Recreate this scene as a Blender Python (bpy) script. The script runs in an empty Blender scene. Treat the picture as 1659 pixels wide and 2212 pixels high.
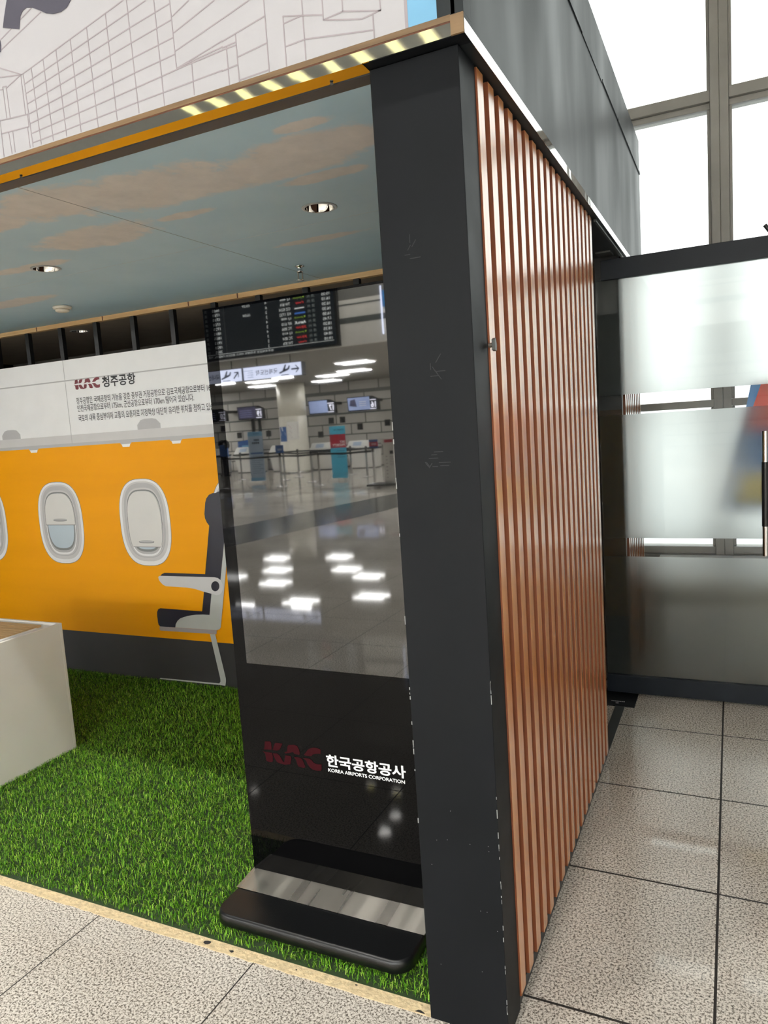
import bpy, math, random
import numpy as np
from mathutils import Vector, Matrix

C = bpy.context.scene.collection
R = random.Random(7)

# ------------------------------------------------------------------ camera
F_PX, W_PX, H_PX = 1579.868, 1659.0, 2212.0
YAW, PIT, ROL = 0.4484, -0.1170, -0.0671
CAM = Vector((0.5023, -1.5431, 1.5))
fw = Vector((-math.sin(YAW) * math.cos(PIT), math.cos(YAW) * math.cos(PIT), math.sin(PIT)))
r0 = fw.cross(Vector((0, 0, 1))).normalized()
u0 = r0.cross(fw)
rt = math.cos(ROL) * r0 + math.sin(ROL) * u0
up = -math.sin(ROL) * r0 + math.cos(ROL) * u0
cam = bpy.data.cameras.new('camera')
cam.sensor_fit = 'HORIZONTAL'
cam.sensor_width = 36.0
cam.lens = F_PX * 36.0 / W_PX
cam.clip_start = 0.05
cam.clip_end = 200
camo = bpy.data.objects.new('camera', cam)
C.objects.link(camo)
camo.matrix_world = Matrix(((rt.x, up.x, -fw.x, CAM.x), (rt.y, up.y, -fw.y, CAM.y), (rt.z, up.z, -fw.z, CAM.z), (0, 0, 0, 1)))
S = bpy.context.scene
S.camera = camo


def at(px, py, ax, val):
    """world point where the sight line of a measured photo point meets the plane ax = val"""
    d = ((px - W_PX / 2) / F_PX) * rt - ((py - H_PX / 2) / F_PX) * up + fw
    k = (val - CAM[ax]) / d[ax]
    return CAM + k * d


# ------------------------------------------------------------------ sky, exposure, big lights
S.view_settings.view_transform = 'Standard'
S.view_settings.look = 'None'
S.view_settings.exposure = 0.78
S.view_settings.gamma = 1.0
S.view_settings.use_curve_mapping = False
S.cycles.use_denoising = True
S.cycles.max_bounces = 10
S.cycles.transmission_bounces = 10
S.cycles.sample_clamp_indirect = 6.0
SKY = 1.6            # overcast white sky
TUBE = 60.0          # hall ceiling troffers
SPOT_W = 330.0       # high downlights in front of the booth, also scales the added fill rows
world = bpy.data.worlds.new('world')
S.world = world
world.use_nodes = True
wn = world.node_tree
bgn = wn.nodes['Background']
tc = wn.nodes.new('ShaderNodeTexCoord')
sep = wn.nodes.new('ShaderNodeSeparateXYZ')
rmp = wn.nodes.new('ShaderNodeValToRGB')
rmp.color_ramp.elements[0].position = 0.45
rmp.color_ramp.elements[0].color = (0.55, 0.58, 0.58, 1)
rmp.color_ramp.elements[1].position = 0.53
rmp.color_ramp.elements[1].color = (0.97, 1.0, 0.99, 1)
mp = wn.nodes.new('ShaderNodeMath')
mp.operation = 'MULTIPLY_ADD'
mp.inputs[1].default_value = 0.5
mp.inputs[2].default_value = 0.5
wn.links.new(tc.outputs['Generated'], sep.inputs[0])
wn.links.new(sep.outputs['Z'], mp.inputs[0])
wn.links.new(mp.outputs[0], rmp.inputs[0])
wn.links.new(rmp.outputs[0], bgn.inputs['Color'])
bgn.inputs['Strength'].default_value = SKY


# ------------------------------------------------------------------ materials
def lin(c):
    return tuple(((v / 255) / 12.92 if v / 255 <= 0.04045 else ((v / 255 + 0.055) / 1.055) ** 2.4) for v in c)


def rgba(c):
    return (*lin(c), 1.0)


MATS = {}


def mat(name, col, rough=0.5, metal=0.0, var=0.06, scale=8.0, bump=0.0, bscale=60.0, ior=1.5, coat=0.0, emit=None, estr=0.0, stretch=None, spec=0.5, rvar=0.0):
    if name in MATS:
        return MATS[name]
    m = bpy.data.materials.new(name)
    m.use_nodes = True
    nt = m.node_tree
    b = nt.nodes['Principled BSDF']
    b.inputs['Roughness'].default_value = rough
    b.inputs['Metallic'].default_value = metal
    b.inputs['IOR'].default_value = ior
    b.inputs['Specular IOR Level'].default_value = spec
    b.inputs['Coat Weight'].default_value = coat
    b.inputs['Coat Roughness'].default_value = 0.08
    t = nt.nodes.new('ShaderNodeTexCoord')
    mpn = nt.nodes.new('ShaderNodeMapping')
    if stretch:
        mpn.inputs['Scale'].default_value = stretch
    nt.links.new(t.outputs['Object'], mpn.inputs['Vector'])
    n = nt.nodes.new('ShaderNodeTexNoise')
    n.inputs['Scale'].default_value = scale
    n.inputs['Detail'].default_value = 4.0
    nt.links.new(mpn.outputs[0], n.inputs['Vector'])
    cr = nt.nodes.new('ShaderNodeValToRGB')
    cr.color_ramp.elements[0].position = 0.3
    cr.color_ramp.elements[1].position = 0.7
    l = lin(col)
    cr.color_ramp.elements[0].color = (*[max(0, v * (1 - var)) for v in l], 1)
    cr.color_ramp.elements[1].color = (*[min(1, v * (1 + var)) for v in l], 1)
    nt.links.new(n.outputs['Fac'], cr.inputs[0])
    nt.links.new(cr.outputs[0], b.inputs['Base Color'])
    if rvar:
        rr = nt.nodes.new('ShaderNodeMapRange')
        rr.inputs['From Min'].default_value = 0.3
        rr.inputs['From Max'].default_value = 0.7
        rr.inputs['To Min'].default_value = max(0.02, rough - rvar)
        rr.inputs['To Max'].default_value = rough + rvar
        nt.links.new(n.outputs['Fac'], rr.inputs['Value'])
        nt.links.new(rr.outputs[0], b.inputs['Roughness'])
    if bump:
        n2 = nt.nodes.new('ShaderNodeTexNoise')
        n2.inputs['Scale'].default_value = bscale
        n2.inputs['Detail'].default_value = 3.0
        nt.links.new(mpn.outputs[0], n2.inputs['Vector'])
        bp = nt.nodes.new('ShaderNodeBump')
        bp.inputs['Strength'].default_value = bump
        bp.inputs['Distance'].default_value = 0.01
        nt.links.new(n2.outputs['Fac'], bp.inputs['Height'])
        nt.links.new(bp.outputs[0], b.inputs['Normal'])
    if emit:
        b.inputs['Emission Color'].default_value = rgba(emit)
        b.inputs['Emission Strength'].default_value = estr
    MATS[name] = m
    return m


class NT:
    """small node-graph helper"""
    def __init__(s, name):
        s.m = bpy.data.materials.new(name)
        s.m.use_nodes = True
        s.t = s.m.node_tree
        s.b = s.t.nodes['Principled BSDF']
        s.out = s.t.nodes['Material Output']
        MATS[name] = s.m

    def node(s, typ, **kw):
        n = s.t.nodes.new(typ)
        for k, v in kw.items():
            setattr(n, k, v)
        return n

    def link(s, a, b):
        s.t.links.new(a, b)

    def math(s, op, a, b=None, c=None):
        n = s.node('ShaderNodeMath', operation=op)
        for i, v in enumerate((a, b, c)):
            if v is None:
                continue
            if isinstance(v, (int, float)):
                n.inputs[i].default_value = v
            else:
                s.link(v, n.inputs[i])
        return n.outputs[0]

    def ramp(s, fac, stops):
        n = s.node('ShaderNodeValToRGB')
        e = n.color_ramp.elements
        while len(e) < len(stops):
            e.new(0.5)
        for i, (p, c) in enumerate(stops):
            e[i].position = p
            e[i].color = c if len(c) == 4 else (*c, 1)
        s.link(fac, n.inputs[0])
        return n.outputs[0]

    def noise(s, vec, scale, detail=3.0, rough=0.5):
        n = s.node('ShaderNodeTexNoise')
        n.inputs['Scale'].default_value = scale
        n.inputs['Detail'].default_value = detail
        n.inputs['Roughness'].default_value = rough
        if vec is not None:
            s.link(vec, n.inputs['Vector'])
        return n.outputs['Fac']

    def mix(s, fac, a, b):
        n = s.node('ShaderNodeMix', data_type='RGBA')
        for sock, v in ((n.inputs['Factor'], fac), (n.inputs['A'], a), (n.inputs['B'], b)):
            pass
        for i, v in ((0, fac), (6, a), (7, b)):
            if isinstance(v, (int, float)):
                n.inputs[i].default_value = v
            elif isinstance(v, tuple):
                n.inputs[i].default_value = v if len(v) == 4 else (*v, 1)
            else:
                s.link(v, n.inputs[i])
        return n.outputs[2]


def floor_material():
    g = NT('granite_tiles')
    geo = g.node('ShaderNodeNewGeometry')
    sp = g.node('ShaderNodeSeparateXYZ')
    g.link(geo.outputs['Position'], sp.inputs[0])
    dist = []
    for o, off in (('X', 0.4495), ('Y', 0.1558)):
        f = g.math('FRACT', g.math('ADD', g.math('DIVIDE', g.math('SUBTRACT', sp.outputs[o], off), 0.6), 50.5))
        dist.append(g.math('MULTIPLY', g.math('ABSOLUTE', g.math('SUBTRACT', f, 0.5)), 0.6))
    d = g.math('MINIMUM', dist[0], dist[1])
    wide = g.math('ADD', 0.0021, g.math('MULTIPLY', g.math('GREATER_THAN', sp.outputs['X'], -0.02), 0.0016))
    grout = g.math('LESS_THAN', d, wide)
    n1 = g.noise(geo.outputs['Position'], 150, 3.5, 0.7)
    n2 = g.noise(geo.outputs['Position'], 260, 2.0, 0.5)
    n3 = g.noise(geo.outputs['Position'], 1.4, 3.0, 0.5)
    f = g.math('ADD', g.math('MULTIPLY', n1, 0.72), g.math('MULTIPLY', n2, 0.28))
    stone = g.ramp(f, [(0.37, rgba((72, 66, 60))), (0.45, rgba((134, 126, 116))), (0.51, rgba((212, 204, 192))), (0.64, rgba((234, 228, 218)))])
    tone = g.ramp(n3, [(0.35, (0.84, 0.83, 0.82, 1)), (0.65, (1.0, 1.0, 1.0, 1))])
    mx = g.node('ShaderNodeMix', data_type='RGBA', blend_type='MULTIPLY')
    mx.inputs[0].default_value = 1.0
    g.link(stone, mx.inputs[6])
    g.link(tone, mx.inputs[7])
    col = g.mix(grout, mx.outputs[2], rgba((30, 25, 21)))
    g.link(col, g.b.inputs['Base Color'])
    g.link(g.math('ADD', g.math('MULTIPLY', grout, 0.6), g.math('ADD', 0.02, g.math('MULTIPLY', n1, 0.06))), g.b.inputs['Roughness'])
    bp = g.node('ShaderNodeBump')
    bp.inputs['Strength'].default_value = 0.35
    bp.inputs['Distance'].default_value = 0.002
    g.link(g.math('SUBTRACT', 1.0, grout), bp.inputs['Height'])
    g.link(bp.outputs[0], g.b.inputs['Normal'])
    return g.m


def ceiling_print():
    g = NT('printed_sky')
    geo = g.node('ShaderNodeNewGeometry')
    pos = geo.outputs['Position']
    n = g.noise(pos, 2.6, 6.0, 0.6)
    n2 = g.noise(pos, 11.0, 6.0, 0.65)
    sp = g.node('ShaderNodeSeparateXYZ')
    g.link(pos, sp.inputs[0])
    val = None
    # painted clouds: centre, half sizes
    for cx, cy, rx, ry in ((-0.78, 0.36, 0.40, 0.11), (-0.50, 0.30, 0.34, 0.10), (-1.10, 0.30, 0.38, 0.16), (-1.42, 0.22, 0.30, 0.13), (-0.62, 0.52, 0.16, 0.04),
                           (-1.20, 0.57, 0.13, 0.035), (-1.66, 0.58, 0.34, 0.12), (-1.78, 0.26, 0.14, 0.08), (-2.95, 1.22, 0.34, 0.08), (-2.2, 0.75, 0.24, 0.05), (-0.47, 0.16, 0.10, 0.03), (-1.0, 1.15, 0.20, 0.04), (-3.4, 0.5, 0.5, 0.16), (-4.3, 1.2, 0.5, 0.2)):
        dx = g.math('DIVIDE', g.math('SUBTRACT', sp.outputs['X'], cx), rx)
        dy = g.math('DIVIDE', g.math('SUBTRACT', sp.outputs['Y'], cy), ry)
        r = g.math('SUBTRACT', 1.0, g.math('ADD', g.math('MULTIPLY', dx, dx), g.math('MULTIPLY', dy, dy)))
        val = r if val is None else g.math('MAXIMUM', val, r)
    val = g.math('MAXIMUM', val, -1.2)
    f = g.math('ADD', g.math('MULTIPLY', val, 0.30), g.math('ADD', g.math('MULTIPLY', n, 0.75), g.math('MULTIPLY', n2, 0.6)))
    cloud = g.ramp(f, [(0.64, (0, 0, 0, 1)), (0.79, (1, 1, 1, 1))])
    base = g.ramp(n, [(0.3, rgba((150, 182, 198))), (0.7, rgba((162, 192, 206)))])
    cl = g.ramp(n2, [(0.3, rgba((180, 178, 176))), (0.7, rgba((198, 194, 190)))])
    g.link(g.mix(cloud, base, cl), g.b.inputs['Base Color'])
    g.b.inputs['Roughness'].default_value = 0.42
    return g.m


def wood_material(name, c1, c2, rough, axis_scale, spec=0.5, coat=0.0):
    g = NT(name)
    tcn = g.node('ShaderNodeTexCoord')
    mpn = g.node('ShaderNodeMapping')
    mpn.inputs['Scale'].default_value = axis_scale
    g.link(tcn.outputs['Object'], mpn.inputs['Vector'])
    n = g.noise(mpn.outputs[0], 14.0, 6.0, 0.62)
    n2 = g.noise(mpn.outputs[0], 90.0, 3.0, 0.5)
    f = g.math('ADD', g.math('MULTIPLY', n, 0.75), g.math('MULTIPLY', n2, 0.25))
    g.link(g.ramp(f, [(0.38, rgba(c1)), (0.62, rgba(c2))]), g.b.inputs['Base Color'])
    g.b.inputs['Roughness'].default_value = rough
    g.b.inputs['Specular IOR Level'].default_value = spec
    g.b.inputs['Coat Weight'].default_value = coat
    g.b.inputs['Coat Roughness'].default_value = 0.2
    bp = g.node('ShaderNodeBump')
    bp.inputs['Strength'].default_value = 0.05
    bp.inputs['Distance'].default_value = 0.001
    g.link(n2, bp.inputs['Height'])
    g.link(bp.outputs[0], g.b.inputs['Normal'])
    return g.m


def brushed(name, col, rough, axis_scale, bump=0.05, lines=False):
    g = NT(name)
    tcn = g.node('ShaderNodeTexCoord')
    mpn = g.node('ShaderNodeMapping')
    mpn.inputs['Scale'].default_value = axis_scale
    g.link(tcn.outputs['Object'], mpn.inputs['Vector'])
    n = g.noise(mpn.outputs[0], 3.0, 3.0, 0.5)
    n2 = g.noise(tcn.outputs['Object'], 7.0, 2.0, 0.5)
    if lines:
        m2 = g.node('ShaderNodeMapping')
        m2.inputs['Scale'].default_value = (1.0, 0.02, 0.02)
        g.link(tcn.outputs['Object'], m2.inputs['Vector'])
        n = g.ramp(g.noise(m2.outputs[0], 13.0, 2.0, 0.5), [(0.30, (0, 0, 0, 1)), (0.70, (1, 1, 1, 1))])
    g.b.inputs['Base Color'].default_value = rgba(col)
    g.b.inputs['Metallic'].default_value = 1.0
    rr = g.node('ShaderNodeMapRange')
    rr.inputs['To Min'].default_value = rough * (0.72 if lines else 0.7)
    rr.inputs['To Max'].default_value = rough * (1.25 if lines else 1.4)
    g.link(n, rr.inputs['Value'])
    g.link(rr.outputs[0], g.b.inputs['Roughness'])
    bp = g.node('ShaderNodeBump')
    bp.inputs['Strength'].default_value = bump
    bp.inputs['Distance'].default_value = 0.02
    if lines:
        g.b.inputs['Anisotropic'].default_value = 0.92
        cb = g.node('ShaderNodeCombineXYZ')
        cb.inputs[1].default_value = 1.0
        g.link(cb.outputs[0], g.b.inputs['Tangent'])
        bp.inputs['Distance'].default_value = 0.006
    g.link(n2, bp.inputs['Height'])
    g.link(bp.outputs[0], g.b.inputs['Normal'])
    return g.m


def thin_glass(name, tint=(1, 1, 1), refl=0.08):
    g = NT(name)
    tr = g.node('ShaderNodeBsdfTransparent')
    tr.inputs['Color'].default_value = (*tint, 1)
    gl = g.node('ShaderNodeBsdfGlossy')
    gl.inputs['Roughness'].default_value = 0.02
    fr = g.node('ShaderNodeFresnel')
    fr.inputs['IOR'].default_value = 1.45
    geo = g.node('ShaderNodeNewGeometry')
    n = g.noise(geo.outputs['Position'], 3.0)
    ms = g.node('ShaderNodeMixShader')
    g.link(g.math('MULTIPLY', fr.outputs[0], g.math('ADD', 0.9, g.math('MULTIPLY', n, 0.2))), ms.inputs[0])
    g.link(tr.outputs[0], ms.inputs[1])
    g.link(gl.outputs[0], ms.inputs[2])
    g.link(ms.outputs[0], g.out.inputs['Surface'])
    return g.m


def frosted(name):
    g = NT(name)
    rf = g.node('ShaderNodeBsdfRefraction')
    rf.inputs['Color'].default_value = (0.80, 0.805, 0.80, 1)
    rf.inputs['IOR'].default_value = 1.45
    geo = g.node('ShaderNodeNewGeometry')
    n = g.noise(geo.outputs['Position'], 2.2, 3.0)
    g.link(g.math('ADD', 0.40, g.math('MULTIPLY', n, 0.08)), rf.inputs['Roughness'])
    tl = g.node('ShaderNodeBsdfDiffuse')
    tl.inputs['Color'].default_value = (0.55, 0.58, 0.56, 1)
    ms = g.node('ShaderNodeMixShader')
    ms.inputs[0].default_value = 0.05
    g.link(rf.outputs[0], ms.inputs[1])
    g.link(tl.outputs[0], ms.inputs[2])
    g.link(ms.outputs[0], g.out.inputs['Surface'])
    return g.m


def turf_material():
    g = NT('turf_blades')
    geo = g.node('ShaderNodeNewGeometry')
    rnd = geo.outputs['Random Per Island']
    col = g.ramp(rnd, [(0.0, rgba((46, 96, 10))), (0.45, rgba((88, 146, 22))), (0.8, rgba((128, 180, 40))), (1.0, rgba((182, 208, 96)))])
    n = g.noise(geo.outputs['Position'], 5.0)
    tone = g.ramp(n, [(0.3, (0.85, 0.85, 0.85, 1)), (0.7, (1.08, 1.08, 1.08, 1))])
    mx = g.node('ShaderNodeMix', data_type='RGBA', blend_type='MULTIPLY')
    mx.inputs[0].default_value = 1.0
    g.link(col, mx.inputs[6])
    g.link(tone, mx.inputs[7])
    g.link(mx.outputs[2], g.b.inputs['Base Color'])
    g.b.inputs['Roughness'].default_value = 0.45
    g.b.inputs['Specular IOR Level'].default_value = 0.2
    return g.m


def wall_tiles(name, c, tw, th, grout):
    g = NT(name)
    geo = g.node('ShaderNodeNewGeometry')
    sp = g.node('ShaderNodeSeparateXYZ')
    g.link(geo.outputs['Position'], sp.inputs[0])
    cb = g.node('ShaderNodeCombineXYZ')
    g.link(sp.outputs['X'], cb.inputs[0])
    g.link(sp.outputs['Z'], cb.inputs[1])
    br = g.node('ShaderNodeTexBrick')
    br.offset = 0.5
    br.inputs['Scale'].default_value = 1.0
    br.inputs['Brick Width'].default_value = tw
    br.inputs['Row Height'].default_value = th
    br.inputs['Mortar Size'].default_value = grout
    br.inputs['Mortar Smooth'].default_value = 0.0
    br.inputs['Color1'].default_value = rgba(c)
    br.inputs['Color2'].default_value = rgba(tuple(v * 0.93 for v in c))
    br.inputs['Mortar'].default_value = rgba(tuple(v * 0.45 for v in c))
    g.link(cb.outputs[0], br.inputs['Vector'])
    g.link(br.outputs['Color'], g.b.inputs['Base Color'])
    g.b.inputs['Roughness'].default_value = 0.4
    return g.m


M_FLOOR = floor_material()
M_SKYP = ceiling_print()
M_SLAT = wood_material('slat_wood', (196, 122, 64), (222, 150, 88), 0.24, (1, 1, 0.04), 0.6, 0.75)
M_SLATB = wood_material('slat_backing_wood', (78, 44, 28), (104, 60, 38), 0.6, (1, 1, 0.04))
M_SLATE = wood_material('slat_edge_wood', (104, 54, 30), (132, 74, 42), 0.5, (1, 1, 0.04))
M_PINE = wood_material('pine', (196, 160, 112), (222, 190, 142), 0.55, (0.06, 1, 1))
M_PLY = wood_material('plywood_edge', (98, 76, 50), (128, 102, 70), 0.6, (0.06, 1, 1))
M_STEEL = brushed('polished_steel', (205, 203, 198), 0.05, (0.2, 60, 60), 0.05)
M_MIRROR = brushed('mirror_steel', (200, 198, 194), 0.03, (1, 1, 1), 0.004)
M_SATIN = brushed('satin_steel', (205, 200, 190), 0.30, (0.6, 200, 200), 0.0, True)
M_STEELF = brushed('channel_steel', (196, 195, 190), 0.03, (0.2, 60, 60), 0.02)
M_CHROME = mat('chrome', (225, 225, 225), 0.12, 1.0)
M_GLASS = thin_glass('window_glass', (0.97, 0.99, 0.98))
M_DGLASS = thin_glass('door_glass', (0.95, 0.96, 0.955))
M_FROST = frosted('frosted_film')
M_TURF = turf_material()
M_COL = mat('charcoal_paint', (19, 21, 24), 0.48, spec=0.13, var=0.12, scale=5.0, rvar=0.06)
M_FASC = mat('dark_laminate', (38, 42, 44), 0.44, spec=0.17, var=0.25, scale=3.0, rvar=0.08, stretch=(1, 1, 0.35))
M_BLACK = mat('black_paint', (20, 21, 23), 0.4, var=0.1)
M_BLKSAT = mat('black_powder_coat', (14, 15, 16), 0.34, var=0.12, bump=0.05, bscale=300)
M_BLKRAIL = mat('black_rail', (16, 22, 30), 0.45, spec=0.25, var=0.1)
M_BGLASS = mat('black_glass', (6, 6, 7), 0.015, var=0.02, ior=1.26)
M_SCREEN = mat('display_glass', (18, 18, 17), 0.02, var=0.02, ior=1.9)
M_WHITE = mat('white_laminate', (244, 240, 234), 0.45, var=0.03, scale=3)
M_WHITEP = mat('white_print', (241, 241, 242), 0.5, var=0.02)
M_WHITED = mat('white_board', (172, 171, 175), 0.5, var=0.015)
M_ORANGE = mat('orange_print', (238, 160, 4), 0.5, spec=0.2, var=0.05, scale=2.0, stretch=(0.2, 1, 2.5))
M_DARKP = mat('charcoal_print', (54, 53, 54), 0.45, var=0.05)
M_G1 = mat('print_grey_light', (205, 203, 203), 0.5, var=0.02)
M_G2 = mat('print_grey_mid', (182, 181, 183), 0.5, var=0.02)
M_G3 = mat('print_grey_dark', (120, 122, 122), 0.5, var=0.02)
M_GL = mat('print_line_grey', (150, 142, 146), 0.5, var=0.03)
M_BLIND = mat('print_blind', (222, 220, 217), 0.5, var=0.02)
M_PSKY = mat('print_pale_blue', (188, 202, 212), 0.5, var=0.03)
M_NAVY = mat('print_navy', (24, 25, 40), 0.45, var=0.06)
M_SEATG = mat('print_seat_grey', (186, 188, 184), 0.5, var=0.02)
M_SEATB = mat('print_seat_base', (160, 150, 150), 0.5, var=0.03)
M_INK = mat('ink_black', (38, 38, 42), 0.5, var=0.05)
M_INKD = mat('ink_slate', (70, 68, 80), 0.5, var=0.05)
M_MAROON = mat('maroon_print', (112, 34, 46), 0.45, var=0.06)
M_MAROOND = mat('maroon_film', (50, 14, 19), 0.5, spec=0.04, var=0.06)
M_LETW = mat('white_vinyl', (244, 244, 244), 0.4, var=0.02)
M_BLUEP = mat('sky_blue_print', (110, 164, 198), 0.45, var=0.04)
M_ADH = mat('dried_adhesive', (212, 190, 150), 0.7, var=0.2, scale=60, bump=0.5, bscale=90)
M_FRAME = mat('window_frame_paint', (140, 137, 131), 0.45, var=0.08, scale=6)
M_CASE = mat('casing_grey', (160, 160, 152), 0.5, var=0.05)
M_LEDGE = mat('pale_stone', (236, 235, 230), 0.4, var=0.08, scale=12)
M_WALL = mat('grey_wall', (122, 122, 118), 0.6, var=0.05)
M_WALLP = mat('pale_wall', (206, 202, 192), 0.6, var=0.04)
M_CEIL = mat('grey_ceiling', (150, 148, 142), 0.7, var=0.05)
M_RING = mat('satin_ring', (150, 156, 158), 0.3, 0.3)
M_CEILH = mat('high_ceiling_grey', (92, 94, 92), 0.7, var=0.1)
M_CEILB = mat('bare_ceiling_board', (150, 138, 124), 0.7, var=0.06)
M_PANEL = mat('pale_cladding', (232, 230, 222), 0.35, var=0.03)
M_GROOVE = mat('dark_groove', (88, 94, 92), 0.5)
M_TILEW = wall_tiles('hall_wall_tiles', (206, 203, 194), 1.3, 0.42, 0.022)
M_COLW = mat('column_cladding', (216, 212, 198), 0.3, var=0.04)
M_COUNT = mat('counter_white', (226, 224, 218), 0.35, var=0.02)
M_DKBAND = mat('dark_stone', (72, 74, 72), 0.12, var=0.15, scale=60)
M_LAMP = mat('lamp_white', (255, 255, 255), 0.5, emit=(252, 252, 250), estr=TUBE)
M_LAMPFILL = mat('lamp_white_fill', (255, 255, 255), 0.5, emit=(252, 252, 250), estr=TUBE * 5.2)  # boosted glow for the added fill troffers only
M_SPOTL = mat('lamp_spot', (255, 255, 255), 0.5, emit=(255, 250, 240), estr=60.0)
M_YLAMP = mat('lamp_yellow_strip', (255, 250, 190), 0.5, emit=(236, 240, 150), estr=0.8)
M_SPOTY = mat('lamp_spot_yellow', (255, 240, 160), 0.5, emit=(240, 225, 90), estr=40.0)
M_SIGN = mat('lit_sign', (232, 236, 246), 0.4, emit=(206, 214, 240), estr=5.5)
M_SIGNI = mat('sign_ink', (60, 64, 84), 0.5)
M_SCRN = mat('flight_screen', (10, 14, 18), 0.2, var=0.1, emit=(30, 38, 46), estr=1.2)
M_TXT = mat('screen_text', (220, 226, 226), 0.5, emit=(225, 230, 226), estr=2.4)
M_TXTG = mat('screen_text_green', (150, 190, 60), 0.5, emit=(150, 185, 60), estr=1.6)
M_TXTR = mat('screen_text_red', (200, 50, 50), 0.5, emit=(205, 50, 50), estr=2.0)
M_TXTB = mat('screen_text_blue', (60, 110, 190), 0.5, emit=(60, 110, 190), estr=2.0)
M_TXTDIM = mat('screen_text_dim', (120, 130, 128), 0.5, emit=(140, 150, 146), estr=1.3)
M_MON = mat('lit_monitor', (110, 112, 150), 0.3, emit=(120, 120, 160), estr=1.5)
M_MON2 = mat('lit_monitor_panel', (150, 165, 205), 0.3, emit=(150, 165, 205), estr=2.0)
M_MON3 = mat('dim_monitor', (70, 68, 92), 0.3, emit=(84, 80, 110), estr=0.9)
M_NUM = mat('lit_numeral', (240, 240, 255), 0.3, emit=(235, 235, 255), estr=4.5)
M_CYAN = mat('banner_cyan', (86, 190, 222), 0.5, var=0.03)
M_LCYAN = mat('banner_pale_blue', (170, 190, 210), 0.5, var=0.03)
M_LBLUE = mat('banner_head_blue', (120, 176, 214), 0.5, var=0.03)
M_RED = mat('banner_red', (176, 40, 62), 0.5, var=0.03)
M_BLUE = mat('blue_sheet', (44, 92, 156), 0.5, var=0.04)
M_BLUEF = mat('bright_blue_sheet', (60, 140, 214), 0.5, var=0.03)
M_YEL = mat('yellow_sheet', (226, 206, 60), 0.5, var=0.03)
M_REDP = mat('red_sheet', (214, 64, 54), 0.5, var=0.05)
M_PAPER = mat('paper', (230, 228, 222), 0.6, var=0.02)
M_DUST = mat('dust_black', (44, 42, 40), 0.9, var=0.3, scale=80)
M_PLAST = mat('ivory_plastic', (212, 206, 192), 0.4, var=0.03)
M_ALU = mat('grey_aluminium', (84, 86, 84), 0.4, 0.6)
M_BRASS = mat('dull_metal', (150, 142, 130), 0.3, 0.9)
M_CHIP = mat('chipped_edge', (150, 152, 150), 0.7, var=0.1)
M_SCUFF = mat('scuff_grey', (27, 30, 33), 0.6, var=0.2)
M_TURFB = mat('turf_backing', (30, 48, 14), 0.9, var=0.2, scale=60)


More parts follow.
